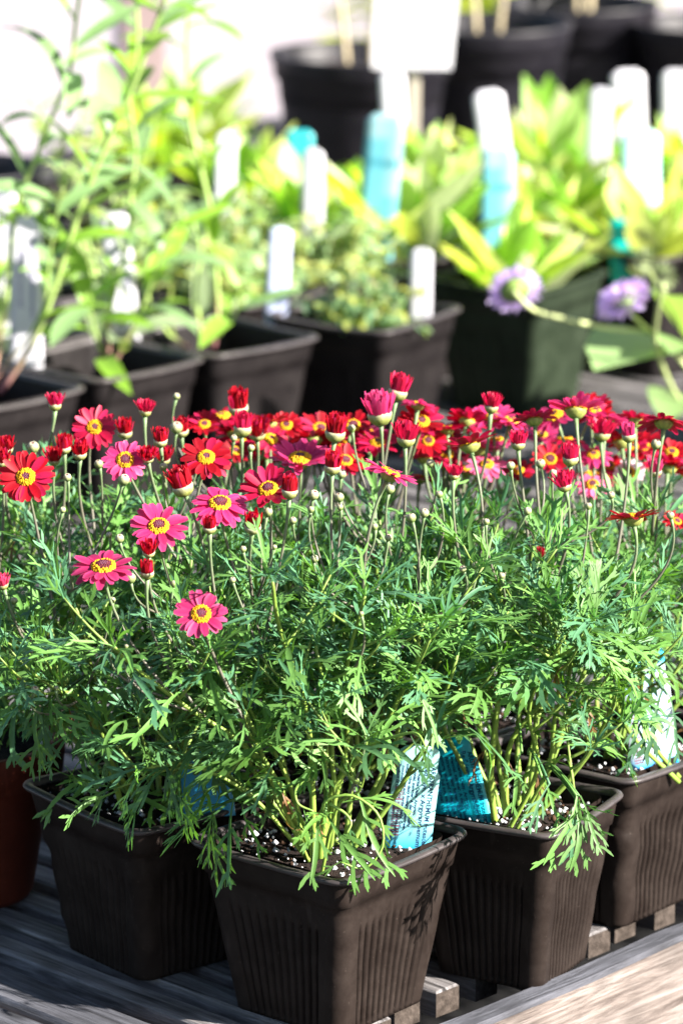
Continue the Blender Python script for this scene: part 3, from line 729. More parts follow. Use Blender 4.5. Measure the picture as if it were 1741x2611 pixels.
LOOPS = [([(820, 2070), (835, 2040), (900, 2030), (965, 2080), (975, 2160), (930, 2215), (870, 2200)], 2.275, 2.255), ([(840, 2050), (880, 2075), (895, 2100), (885, 2125)], 2.27, 2.262),
         ([(935, 1900), (1000, 1880), (1060, 1870), (1085, 1905)], 2.27, 2.24), ([(790, 1985), (755, 2010), (760, 2050), (800, 2070)], 2.27, 2.265)]
heads_by = {k: [] for k in DAISY}
cent = {k: V(*d['c'], 0) for k, d in DAISY.items()}
def owner(p):
    if p[1] > 2.59: return min(('M2', 'M3', 'M5', 'T', 'P2') if p[0] > -.2 else ('T', 'M3'), key=lambda k: abs(p[0] - cent[k][0]))
    best = min((k for k in DAISY), key=lambda k: math.hypot(p[0] - cent[k][0], (p[1] - cent[k][1])) )
    return best
ZC = lambda p: p[1] * math.cos(PITCH) + (CAMZ - p[2]) * math.sin(PITCH)
for (kd, x, y, w, Yd, n, col) in HEADS:
    p = ptY(x, y, Yd); heads_by[owner(p)].append((kd, p, n, w * ZC(p) / FPX, col))
rb = random.Random(77)
for (x, y, w) in BUDS:
    Yd = NEARBUD.get(x, dist_for(y) + rb.uniform(-.02, .03)); p = ptY(x, y, Yd)
    heads_by[owner(p)].append(('b', p, (rb.uniform(-.3, .3), rb.uniform(-.5, .1), 1), w * ZC(p) / FPX, CRM))

for ki, (key, D) in enumerate(DAISY.items()):
    r = random.Random(100 + ki)
    cx, cy = D['c']; org = V(cx, cy, TOP)
    t = thing('potted_daisy', D['label'], 'potted plant', org, DG)
    if key == 'T':
        mb = MB(); rr = .062
        prof = [(rr * .68, 0), (rr * .72, .004), (rr * .95, .088), (rr * .96, .089), (rr * 1.08, .090), (rr * 1.12, .112), (rr * 1.08, .115), (rr * .98, .115), (rr * .95, .09)]
        lathe(mb, V(0, 0, 0), (0, 0, 1), prof, [(.5, .5, .5)] * len(prof), 40)
        p_ = mb.build('pot', M_terra, t)
        soil_bed(t, rr * .93, .103, 0, M_soil, 20, ki, True); zs = .855
    else:
        square_pot(t, D.get('W', .135), RIMH, D['rot'], M_pot, 10, D['dent'], ki, 100 if key[0] == 'P' else 46)
        soil_bed(t, D.get('W', .135) * .42, RIMH * .90, D['rot'], M_soil, 260, ki); zs = TOP + RIMH * .9
    L, S = MB(), MB()
    base = V(cx, cy, zs)
    zr = (zs + .03, zs + (.19 if key in ('P1', 'P2', 'M2') else .14))
    if key == 'P0': keep = lambda p, q, z=zs, x=cx: p[2] < z + .085 and (p[0] > x + .014 or q.random() < .30)
    elif key == 'P1': keep = lambda p, q, z=zs: p[2] < z + .085 and q.random() < .80
    elif key == 'P2': keep = lambda p, q, z=zs: p[2] < z + .10 and q.random() < .85
    else: keep = None
    tops = []
    for (pp, Y0, Y1, rad) in HERO.get(key, []):
        k = len(pp); P = [ptY(x, y, Y0 + (Y1 - Y0) * i / (k - 1)) for i, (x, y) in enumerate(pp)]
        P[0] = np.array([P[0][0], P[0][1], zs - .004]) if abs(P[0][2] - zs) < .03 else P[0]
        P = spline(P, 20)
        leafy_shoot(L, S, P, r, rad, rad * .5, .42, .0120, .064, True, zr, (.20, .31, .05), .9, keep)
        tops.append(P)
        for q in range(3):
            i = r.randint(9, 17); a = r.uniform(0, 6.28)
            e = P[i] + V(math.cos(a) * .035, math.sin(a) * .035, r.uniform(.02, .05))
            leafy_shoot(L, S, bez(P[i], (P[i] + e) / 2 + V(0, 0, -.005), e, 8), r, .0011, .0007, .2, .0095, .050, True, zr, dens=.9, keep=keep)
    for k in range(D['n']):
        a = (k + r.uniform(-.3, .3)) * 2 * math.pi / D['n'] * 2.618; q = math.sqrt((k + .6) / D['n'])
        hh = D['h'] * (1.0 - .28 * q ** 2) * r.uniform(.82, 1.0)
        e = base + V(math.cos(a) * D['reach'] * q, math.sin(a) * D['reach'] * q, hh)
        b0 = base + V(math.cos(a) * .010, math.sin(a) * .010, -.004)
        c1 = base + V(math.cos(a + .4) * D['reach'] * q * .7, math.sin(a + .4) * D['reach'] * q * .7, hh * .35)
        P = bez(b0, c1, e, 16) + np.random.RandomState(k + ki * 50).normal(0, .0012, (16, 3)) * np.linspace(0, 1, 16)[:, None]
        leafy_shoot(L, S, P, r, .0021, .0011, .18 if key in ('T', 'L2') else .36, .0130, .064, True, zr, (.18, .28, .05), .85, keep)
        tops.append(P)
        for q2 in range(3):
            i = r.randint(7, 14); a2 = a + r.uniform(-1.6, 1.6)
            e2_ = P[i] + V(math.cos(a2) * .04, math.sin(a2) * .04, r.uniform(.02, .055))
            sp = bez(P[i], (P[i] + e2_) / 2 + V(math.cos(a2) * .008, math.sin(a2) * .008, -.004), e2_, 8)
            leafy_shoot(L, S, sp, r, .0011, .0007, .15, .0095, .050, True, zr, dens=.9, keep=keep); tops.append(sp)
    for (x0, y0, Y0, x1, y1, Y1) in TRAIL.get(key, []):
        p, e = ptY(x0, y0, Y0), ptY(x1, y1, Y1); d = e - p; Ln = np.linalg.norm(d)
        c = leafcol(r, .3) * .85; out = nrm(V(p[0] - cx, p[1] - cy, 0) + V(0, -.01, 0))
        place(L, r.choice(PIN), p, nrm(d + out * Ln * .25), nrm(out + V(0, 0, .3)), Ln * 1.08, r.uniform(.25, .7), c * 1.1, r.uniform(-.1, .1), c * 1.3)
        S.tube(bez(p, (p + V(cx, cy, p[2])) / 2 + V(0, 0, .012), V(cx, cy, p[2]) * .5 + p * .5, 8), .0010, c, 5)
    if key == 'P0':
        for (pp, Y0, Y1) in LOOPS:
            P = spline([ptY(x, y, Y0 + (Y1 - Y0) * i / (len(pp) - 1)) for i, (x, y) in enumerate(pp)], 22)
            S.tube(P, np.linspace(.0012, .0006, 22), V(.16, .28, .05), 5)
            for i in (12, 17, 21):
                d = P[i] - P[i - 1]; place(L, r.choice(PINS), P[i], d + V(0, 0, -.004), V(0, -1, .2), .022, .6, leafcol(r, .7))
    allp = np.concatenate(tops)
    for (kd, p, n, dia, col) in heads_by[key]:
        # the stalk springs from the nearest leafy shoot some way below the head
        tgt = p + (V(cx, cy, p[2]) - p) * .28 - V(0, 0, .085 if kd != 'b' else .04)
        dd = np.linalg.norm((allp - tgt) * V(1.5, 1.5, 1), axis=1) + np.where(allp[:, 2] > p[2] - .025, 1, 0)
        foot = allp[int(np.argmin(dd))]
        make_flower(t, org, kd, p, n, dia, col, foot, r)
    for _ in range(14):      # withered leaves low on the stems
        P = r.choice(tops); i = r.randint(2, max(3, len(P) // 2)); ph = r.uniform(0, 6.28)
        place(L, r.choice(PINS), P[i], V(math.cos(ph), math.sin(ph), r.uniform(-1.2, 0)), V(0, 0, 1), r.uniform(.018, .032), r.uniform(1.5, 3.2), V(.16, .085, .035) * r.uniform(.6, 1.4), .3)
    L.build('foliage', M_leaf, t, org)
    S.build('stems', M_stem, t, org)

# ---------------------------------------------------------------- plant tags
def font_mesh(body, size, name, mat, parent, loc, rotm, bold=0.0, sx=1.0):
    cu = bpy.data.curves.new(name, 'FONT'); cu.body = body; cu.size = size; cu.offset = bold; cu.resolution_u = 2; cu.extrude = 0.00005
    tmp = bpy.data.objects.new(name, cu); C.objects.link(tmp)
    dg = bpy.context.evaluated_depsgraph_get(); dg.update()
    me = bpy.data.meshes.new_from_object(tmp.evaluated_get(dg))
    bpy.data.objects.remove(tmp)
    me.name = name
    co = np.zeros(len(me.vertices) * 3); me.vertices.foreach_get('co', co); co = co.reshape(-1, 3); co[:, 0] *= sx
    return co, [tuple(p.vertices) for p in me.polygons]
def tag_plate(parent, org, w, h, mat, shoulder=.0, rad=.25, colf=None, th=.0006, top=True, point=False):
    """upright plate in local x (width), z (height); rounded top, small notched shoulders; colour by height"""
    N = 8; pts = []
    hw = w / 2; rr = rad * w
    out = [(-hw, 0)]
    if shoulder: out += [(-hw, h * .74), (-hw + shoulder, h * .75)]
    hx = hw - shoulder
    for i in range(N + 1):
        a = math.pi - i * math.pi / 2 / N; out.append((-hx + rr + rr * math.cos(a), h - rr + rr * math.sin(a)))
    for i in range(N + 1):
        a = math.pi / 2 - i * math.pi / 2 / N; out.append((hx - rr + rr * math.cos(a), h - rr + rr * math.sin(a)))
    if shoulder: out += [(hw - shoulder, h * .75), (hw, h * .74)]
    out += [(hw, 0)]
    left = out[:len(out) // 2]; right = out[len(out) // 2:][::-1]
    # rows so the colour can follow the printed design
    rows = np.linspace(0, 1, 26)
    def edge(z, side):
        P = sorted(side, key=lambda q: q[1]); zs = [q[1] for q in P]; xs = [q[0] for q in P]
        return float(np.interp(z, zs, xs))
    mb = MB(); v, c = [], []
    for q in rows:
        z = q * h * .9999; xl, xr = edge(z, left), edge(z, right)
        bow = .06 * w * math.sin(q * 2.2)
        for x in np.linspace(xl, xr, 5):
            yb = bow + .04 * w * (1 - (x / hw) ** 2)
            for y in (-th / 2, th / 2): v.append((x, y + yb, z)); c.append(colf(q, x / hw) if colf else (.8, .8, .82))
    f = []; K = 10; n = len(rows)
    for i in range(n - 1):
        for k in range(4):
            a = i * K + k * 2
            f += [(a, a + 2, a + 2 + K, a + K), (a + 1, a + 1 + K, a + 3 + K, a + 3)]
        a = i * K; f.append((a, a + K, a + K + 1, a + 1)); a = i * K + 8; f.append((a, a + 1, a + 1 + K, a + K))
    for k in range(4):
        a = (n - 1) * K + 2 * k; f.append((a, a + 2, a + 3, a + 1))
    mb.add(v, f, np.array(c)); return mb.build('tag_plate', mat, parent)
def place_tag(name, label, cat, P_bot, P_top, w, yaw, group=None, rad=.25, shoulder=0, colf=None, mat=None, th=.0006):
    """plate whose foot is at P_bot and head at P_top; yaw turns its face"""
    P_bot, P_top = np.asarray(P_bot, dtype=float), np.asarray(P_top, dtype=float)
    h = np.linalg.norm(P_top - P_bot); z = (P_top - P_bot) / h
    x = V(math.cos(yaw), math.sin(yaw), 0); x = nrm(x - z * np.dot(x, z)); y = np.cross(z, x)
    t = thing(name, label, cat, P_bot, group)
    t.rotation_mode = 'QUATERNION'
    t.rotation_quaternion = Matrix(((x[0], y[0], z[0]), (x[1], y[1], z[1]), (x[2], y[2], z[2]))).to_quaternion()
    tag_plate(t, None, w, h, mat or M_tag, shoulder, rad, colf, th)
    return t, h
TAGTXT = ["ARGYRANTHEMUM frutescens", "Red' (syn. x Argyranthemum", "Marguerite Daisy. Argyran.", "Perennial. summer. A dense bushy", "Attractive daisy flowers. Evergreen.", "cottage, vase and garden beds. Cut", "mounding. Full sun, well drained soil.", "Product of Garden Nursery and Growers"]
def print_tag(t, w, h, side=-1, x0=.30, ink=(.02, .06, .16), barcode=True, z0=.80):
    """lines of type running down the plate, first line nearest the right edge"""
    mb = MB(); x = w * x0
    for i, line in enumerate(TAGTXT):
        size = (.0047 if i < 2 else .0031) * w / .034
        co, fs = font_mesh(line, size, 'lettering', None, None, None, None, .00012)
        L = h * z0 * (1.0 if i < 2 else .93)
        sc = min(1.05, L / max(1e-6, co[:, 0].max())) if i >= 2 else L / co[:, 0].max() * 1.0
        if i < 2: sc = min(1.2, sc)
        zz = h * (z0 + .02 * (i % 2)) - co[:, 0] * sc
        xx = x + co[:, 1]
        bowz = .06 * w * np.sin(zz / h * 2.2) + .04 * w * (1 - (xx / (w / 2)) ** 2)
        mb.add(np.stack([xx, bowz + side * .00042 + co[:, 2] * .2, zz], 1), fs, ink)
        x -= (.0044 if i < 2 else .0031) * w / .034
    mb.build('lettering', M_ink, t, smooth=False)
    if barcode:
        mb = MB(); r = random.Random(5); z = h * .12
        while z < h * .60:
            b = r.choice((.0004, .0008, .0012)); xx = np.array([-w * .42, -w * .22]);
            bz = lambda X, Z: .06 * w * math.sin(Z / h * 2.2) + .04 * w * (1 - (X / (w / 2)) ** 2) + side * .00045
            mb.add([(xx[0], bz(xx[0], z), z), (xx[1], bz(xx[1], z), z), (xx[1], bz(xx[1], z + b), z + b), (xx[0], bz(xx[0], z + b), z + b)], [(0, 1, 2, 3)], (.10, .05, .07))
            z += b + r.choice((.0004, .0006, .001))
        mb.build('barcode', M_ink, t, smooth=False)
        mb = MB(); co, fs = font_mesh("7", .0042 * w / .034, 'lettering', None, None, None, None)
        zz = h * .66 - co[:, 0]; xx = -w * .36 + co[:, 1]
        mb.add(np.stack([xx, .06 * w * np.sin(zz / h * 2.2) + .04 * w * (1 - (xx / (w / 2)) ** 2) + side * .00042 + co[:, 2] * .2, zz], 1), fs, ink)
        mb.build('lettering', M_ink, t, smooth=False)
PALE = lambda q, x: V(.27, .56, .55) if q > .3 else V(.02, .30, .48) * (1 - q / .3) + V(.27, .56, .55) * (q / .3)
TURQ = lambda q, x: V(.0, .42, .55)
def WB(q, x): return V(.0, .30, .72) if q < .10 else (V(.10, .45, .75) * (1 - (q - .1) / .08) + V(.42, .50, .56) * ((q - .1) / .08) if q < .18 else (V(.42, .50, .56) if q < .85 else V(.05, .5, .66)))
# foot points lie inside the pots, just behind the rim
t, h = place_tag('plant_tag', 'pale mint tag with printed lines and a barcode in the nearest black pot', 'plant tag',
                 ptY(1038, 2165, 2.350), ptY(1074, 1905, 2.354), .0315, R(14), shoulder=.0022, rad=.16, colf=PALE)
print_tag(t, .0315, h, ink=(.004, .02, .07))
t, h = place_tag('plant_tag', 'turquoise tag with dark printed lines in the left corner of the second front pot', 'plant tag',
                 ptY(1182, 2120, 2.402), ptY(1122, 1885, 2.415), .041, R(-14), shoulder=.0022, rad=.16, colf=TURQ)
print_tag(t, .036, h, x0=.42, ink=(.0, .05, .12), barcode=False)
t, h = place_tag('plant_tag', 'large white tag with a bright blue foot in the crinkled pot at the right edge', 'plant tag',
                 ptY(1674, 1980, 2.515), ptY(1640, 1655, 2.525), .036, R(22), shoulder=.002, rad=.14, colf=WB)
print_tag(t, .036, h, ink=(.22, .40, .62))
t, h = place_tag('plant_tag', 'bright blue tag half hidden by drooping leaves in the shaded left pot', 'plant tag',
                 ptY(535, 2085, 2.40), ptY(520, 1900, 2.41), .034, R(0), shoulder=.002, rad=.16, colf=lambda q, x: V(.02, .30, .55))

# ---------------------------------------------------------------- plants further back on the bench
RIMB, WB_ = .146, .153
ZB = TOP + RIMB
M_bstem = M_stem
def back_pot(label, c, rot, cat='potted plant', mat=None, group=None, seed=0, ribs=11, soil=M_soil_brown, name='potted_plant', level=.66, dent=.0004):
    t = thing(name, label, cat, (c[0], c[1], TOP), group)
    square_pot(t, WB_, RIMB, rot, mat or M_pot_back, ribs, dent, seed, 38)
    soil_bed(t, WB_ * .40, RIMB * level, rot, soil, 14, seed)
    return t, V(c[0], c[1], TOP)
def tallplant(t, org, stems, r, leafL=.062, T=[LAN[1], LAN[2], LAN[2], LAN[3]], colb=(.20, .33, .14), spacing=.020, pinkfoot=True, t0=.12, silv=True, droop=(.2, 1.3)):
    L, S = MB(), MB()
    for P, rad in stems:
        m = len(P)
        cs = np.array([V(.42, .16, .20) * (1 - min(1, i / m * 5)) + V(.30, .42, .12) * min(1, i / m * 5) if pinkfoot else V(.28, .38, .10) for i in range(m)])
        S.tube(P, np.linspace(rad, rad * .6, m), cs, 7)
        seg = np.linalg.norm(np.diff(P, axis=0), axis=1); cum = np.concatenate([[0], np.cumsum(seg)]); tot = cum[-1]
        s = tot * t0; phi = r.uniform(0, 6)
        while s < tot:
            q = np.interp(s, cum, np.arange(m)); i = min(int(q), m - 2); p = P[i] + (P[i + 1] - P[i]) * (q - i); tt = nrm(P[i + 1] - P[i])
            a = nrm(np.cross(tt, (.2, .9, .1))); b = np.cross(tt, a); out = a * math.cos(phi) + b * math.sin(phi)
            u = s / tot; spread = r.uniform(.55, 1.15)
            c = V(*colb) * r.uniform(.75, 1.3)
            if u < .3 and silv: c = V(.26, .34, .19) * r.uniform(.8, 1.1)
            if r.random() < .25: c = V(.20, .38, .04) * r.uniform(.8, 1.2)
            place(L, r.choice(T), p, nrm(tt * math.cos(spread) + out * math.sin(spread)), tt + V(0, 0, .3), leafL * r.uniform(.65, 1.25), r.uniform(*droop), c, r.uniform(-.15, .15))
            phi += 2.4 + r.uniform(-.3, .3); s += spacing * r.uniform(.6, 1.4)
    L.build('foliage', M_bleaf, t, org); S.build('stems', M_bstem, t, org)
def sp(pts, Y0, Y1, n=26, foot=None):
    k = len(pts); P = [ptY(x, y, Y0 + (Y1 - Y0) * i / (k - 1)) for i, (x, y) in enumerate(pts)]
    if foot is not None: P[0] = foot
    return spline(P, n)
TG = 'tall leafy seedlings in square black pots'
zsB = TOP + RIMB * .65
u_, v_ = V(.115, .115, 0), V(-.115, .115, 0)
# A, B, C: the tall lanceolate plants traced on the photograph
r = random.Random(903)
t, org = back_pot('tall green seedling in the black pot at the left edge, bluish light along its rim', (-.345, 3.545), R(-45), group=TG, seed=21)
tallplant(t, org, [(sp([(0, 1000), (67, 900), (111, 811), (161, 666), (211, 510), (289, 327), (344, 205), (388, 83), (427, -20), (460, -160)], 3.56, 3.45), .0032),
                   (sp([(-20, 990), (0, 860), (17, 750), (39, 544), (92, 400), (133, 294), (178, 183), (191, 72), (205, -30), (225, -150)], 3.56, 3.50), .0028),
                   (sp([(-30, 990), (100, 810), (128, 640), (140, 560), (160, 480)], 3.56, 3.47), .0018)], r, .088, spacing=.021, t0=.36)
t, org = back_pot('seedling with a rosette of narrow silvery leaves, black pot beside the left edge pot', (-.237, 3.675), R(-42), group=TG, seed=22)
tallplant(t, org, [(sp([(277, 935), (277, 833), (294, 722), (327, 611), (333, 500), (345, 380), (330, 250), (350, 120), (345, -40)], 3.67, 3.62), .0026),
                   (sp([(285, 935), (355, 800), (388, 711), (427, 611), (455, 520)], 3.67, 3.60), .0022),
                   (sp([(270, 935), (235, 820), (225, 740)], 3.67, 3.58), .0018)], r, .080, spacing=.019, t0=.10)
t, org = back_pot('seedling with pink stem bases, black pot with a bright brown fluted side at left', (-.125, 3.785), R(-45), group=TG, seed=23)
tallplant(t, org, [(sp([(516, 885), (500, 750), (510, 640), (490, 560)], 3.78, 3.76), .0026), (sp([(544, 885), (555, 790), (550, 694), (547, 583), (522, 472), (488, 333), (477, 222), (477, 55), (492, -60)], 3.78, 3.76), .0028),
                   (sp([(480, 885), (430, 850), (383, 777), (370, 700), (385, 620)], 3.78, 3.74), .0024), (sp([(530, 885), (600, 800), (610, 730)], 3.78, 3.72), .0016)], r, .080, spacing=.027)
# D: ruffled herb
def herb(t, org, r, n=26, reach=.07, h=.10, leafL=.022, cols=((.20, .32, .14), (.36, .40, .10), (.13, .24, .12)), T=LANW, lvl=.66):
    L, S = MB(), MB(); base = org + V(0, 0, RIMB * lvl)
    for k in range(n):
        a = k * 2.4 + r.random() * .4; q = math.sqrt((k + .5) / n)
        e = base + V(math.cos(a) * reach * q, math.sin(a) * reach * q, h * (1.1 - .6 * q * q) * r.uniform(.7, 1.1))
        P = bez(base, base + V(math.cos(a), math.sin(a), 0) * reach * q * .3 + V(0, 0, h * .5), e, 9)
        S.tube(P, np.linspace(.0015, .0008, 9), V(.34, .36, .20), 5)
        for i in range(2, 9):
            for _ in range(3):
                ph = r.uniform(0, 6.28); d = nrm(V(math.cos(ph), math.sin(ph), r.uniform(-.3, .8)))
                place(L, r.choice(T), P[i], d, V(0, 0, 1), leafL * r.uniform(.6, 1.3), r.uniform(.2, 1.8), V(*r.choice(cols)) * r.uniform(.75, 1.25), r.uniform(-.2, .2), None, .02)
    L.build('foliage', M_bleaf, t, org); S.build('stems', M_bstem, t, org)
t, org = back_pot('low ruffled grey green herb in the middle black pot, plain white tag at its right', (.024, 3.905), R(-34), seed=24)
herb(t, org, r, 24, .07, .085)
# G: dark green pot with bright upright leaves
def broad(t, org, r, n=22, h=.16, wid=[LAN[3], LANW[0], LANW[1]], cols=((.42, .60, .07), (.54, .62, .20), (.22, .44, .05), (.54, .60, .36), (.34, .52, .16)), lvl=.66, spread=.5, baseh=RIMB):
    L = MB(); base = org + V(0, 0, baseh * lvl)
    for k in range(n):
        a = k * 2.4; q = math.sqrt((k + .5) / n)
        d = nrm(V(math.cos(a) * q * spread * 1.5, math.sin(a) * q * spread * 1.5, 1))
        p = base + V(math.cos(a) * .02 * q, math.sin(a) * .02 * q, 0)
        place(L, r.choice(wid), p, d, V(math.cos(a), math.sin(a), .2) * -1, h * r.uniform(.65, 1.12), r.uniform(-.2, 1.0) * q * 1.3, V(*r.choice(cols)) * r.uniform(.8, 1.2), r.uniform(-.2, .2), None, .01)
    L.build('foliage', M_bleaf, t, org)
t, org = back_pot('broad leafed plant in the dark green square pot right of centre', (.190, 4.105), R(-34), mat=M_pot_green, seed=25)
broad(t, org, r, 40, .12)
BG = 'seedlings in black pots massed in the middle of the bench'
HERBC = ((.34, .46, .24), (.46, .50, .18), (.24, .38, .18))
spots = [
 # x, y, kind, label
 (-.352, 3.79, 'tall', 'small narrow leaved seedling with reddish soil behind the second tall seedling pot'),
 (-.240, 3.90, 'tall', 'narrow leaved seedling behind the pot with pink stem bases'),
 (-.118, 4.02, 'herb', 'pale ruffled herb behind and left of the middle herb pot'),
 (-.003, 4.135, 'herb', 'ruffled yellowing herb directly behind the middle herb pot'),
 (.352, 4.30, 'arch', 'plant with long arching pale leaves right of the dark green pot'),
 (.078, 4.27, 'broad', 'bright broad leafed plant behind and left of the dark green pot'),
 (.240, 4.42, 'broad', 'bright broad leafed plant behind the dark green pot'),
 (-.235, 4.13, 'herb', 'pale feathery herb with a tall round topped tag at left centre'),
 (-.120, 4.25, 'herb', 'loose green herb under a small turquoise tag'),
 (-.040, 4.45, 'broad', 'lime green broad leafed plant with a turquoise tag before the largest round pot'),
 (.115, 4.56, 'broad', 'lime green broad leafed plant between turquoise tags'),
 (.270, 4.70, 'broad', 'upright light green leaves before the second round pot, white and blue tag at left'),
 (.425, 4.53, 'arch', 'lime plant with arching leaves near the right edge, small teal tag'),
 (.440, 4.78, 'broad', 'light green plant at the right edge before the round pots, two white tags'),
 (-.350, 4.02, 'tall', 'narrow leaved seedling at left, behind the reddish soil pot'),
 (-.240, 4.42, 'tall', 'yellow green seedling left of the lime plants'),
 (-.330, 4.66, 'tall', 'yellow green seedling farthest back at left before the pale pavement'),
 (-.215, 4.92, 'broad', 'lime leaves at the very back, left of the largest round pot'),
 (-.110, 4.66, 'broad', 'lime leaves close before the left side of the largest round pot'),
]
for i, (x, y, kd, lab) in enumerate(spots):
    r = random.Random(500 + i)
    t, org = back_pot(lab, (x, y), R(-45), group=BG, seed=40 + i, ribs=0)
    if kd == 'tall':
        st = []
        for k in range(4):
            a = r.uniform(0, 6.28); b0 = org + V(0, 0, RIMB * .65)
            e = b0 + V(math.cos(a) * .05, math.sin(a) * .05, r.uniform(.08, .19)); st.append((bez(b0, b0 + (e - b0) * .5 + V(0, 0, .03), e, 14), .0022))
        tallplant(t, org, st, r, .065, spacing=.020, colb=(.36, .48, .18))
    elif kd == 'herb': herb(t, org, r, 30, .08, .11, .026, HERBC)
    elif kd == 'broad': broad(t, org, r, 44, .125 + .02 * (i % 3))
    else:
        broad(t, org, r, 34, .15, [LAN[3], LANW[0]], ((.42, .50, .14), (.30, .44, .08), (.50, .54, .30)), spread=1.0)

# lilac pincushion flowers leaning in from a pot just past the right edge
t, org = back_pot('pincushion plant at the right edge, lilac flowers on long curved stems', (.455, 3.90), R(-45), name='potted_plant', seed=70)
r = random.Random(70)
L, S = MB(), MB()
fc = org + V(0, 0, RIMB * .8)
def scab(pos, n, Rr, seed):
    rr = random.Random(seed); mb = MB(); F = frame(n)
    for k in range(150):
        q = math.sqrt((k + .5) / 150); a = k * 2.39996; el = (1 - q) * 1.2 + .15
        p = pos + F @ V(q * Rr * .72 * math.cos(a), q * Rr * .72 * math.sin(a), Rr * .30 * (1 - q * q))
        d = F @ V(math.cos(a) * math.cos(el), math.sin(a) * math.cos(el), math.sin(el))
        place(mb, rr.choice(LANW), p, d, nrm(n), Rr * rr.uniform(.25, .42) * (1 + .3 * q), rr.uniform(-.4, .8), LIL * rr.uniform(.8, 1.2))
    o = mb.build('flower', M_petal, t, org)
    mb = MB(); lathe(mb, pos, n, [(.001, -Rr * .3), (Rr * .35, -Rr * .2), (Rr * .6, Rr * .05)], [GRN, GRN * 1.6, GRN * 1.6], 14); mb.build('calyx', M_calyx, o, org)
s1 = sp([(1312, 745), (1360, 790), (1450, 815), (1560, 838), (1680, 860), (1800, 1000)], 3.62, 3.78, 24); s1[-1] = fc
S.tube(s1, .0022, V(.42, .48, .22), 7); scab(ptY(1312, 742, 3.64), V(-.12, .85, .35), .0245, 1)
s2 = sp([(1578, 770), (1640, 830), (1720, 900), (1790, 960)], 3.66, 3.85, 20); s2[-1] = fc
S.tube(s2, .0020, V(.40, .46, .20), 7); scab(ptY(1592, 768, 3.66), V(-.4, -.35, .7), .027, 2)
s3 = sp([(1690, 725), (1676, 800), (1672, 870), (1700, 960), (1741, 1030), (1790, 1060)], 3.60, 3.80, 24); s3[-1] = fc
S.tube(s3, .0022, V(.36, .42, .18), 7)
s4 = sp([(1640, 670), (1700, 760), (1760, 860)], 3.66, 3.85, 16); s4[-1] = fc; S.tube(s4, .0018, V(.34, .40, .16), 7)
for (x, y, Rr) in ((1690, 705, .0135), (1640, 665, .0125)):
    mb = MB(); p0 = ptY(x, y, 3.62); rr = random.Random(x)
    for k in range(90):
        q = 1 - 2 * (k + .5) / 90; a = k * 2.4; d = V(math.sqrt(1 - q * q) * math.cos(a), math.sqrt(1 - q * q) * math.sin(a), q)
        place(mb, rr.choice(LAN), p0 + d * Rr * .45, d, V(0, .2, 1), Rr * .8, .2, V(.30, .36, .18) * rr.uniform(.7, 1.3))
    mb.build('seed_head', M_calyx, t, org)
for (x, y, x2, y2, L0, wT) in ((1741, 900, 1545, 840, .085, 2), (1790, 900, 1725, 640, .09, 1), (1760, 900, 1730, 800, .06, 1), (1741, 1010, 1700, 980, .06, 0)):
    a, b = ptY(x, y, 3.84), ptY(x2, y2, 3.66)
    place(L, LANW[wT], a, b - a, V(0, -.4, 1), np.linalg.norm(b - a), .4, V(.24, .37, .15))
for k in range(16):
    a = k * 2.4; d = nrm(V(math.cos(a), math.sin(a), r.uniform(.3, 1.2))); place(L, r.choice(LAN), fc, d, V(0, 0, 1), .11, .8, V(.30, .42, .14) * r.uniform(.8, 1.2))
L.build('foliage', M_bleaf, t, org); S.build('stems', M_stem, t, org)

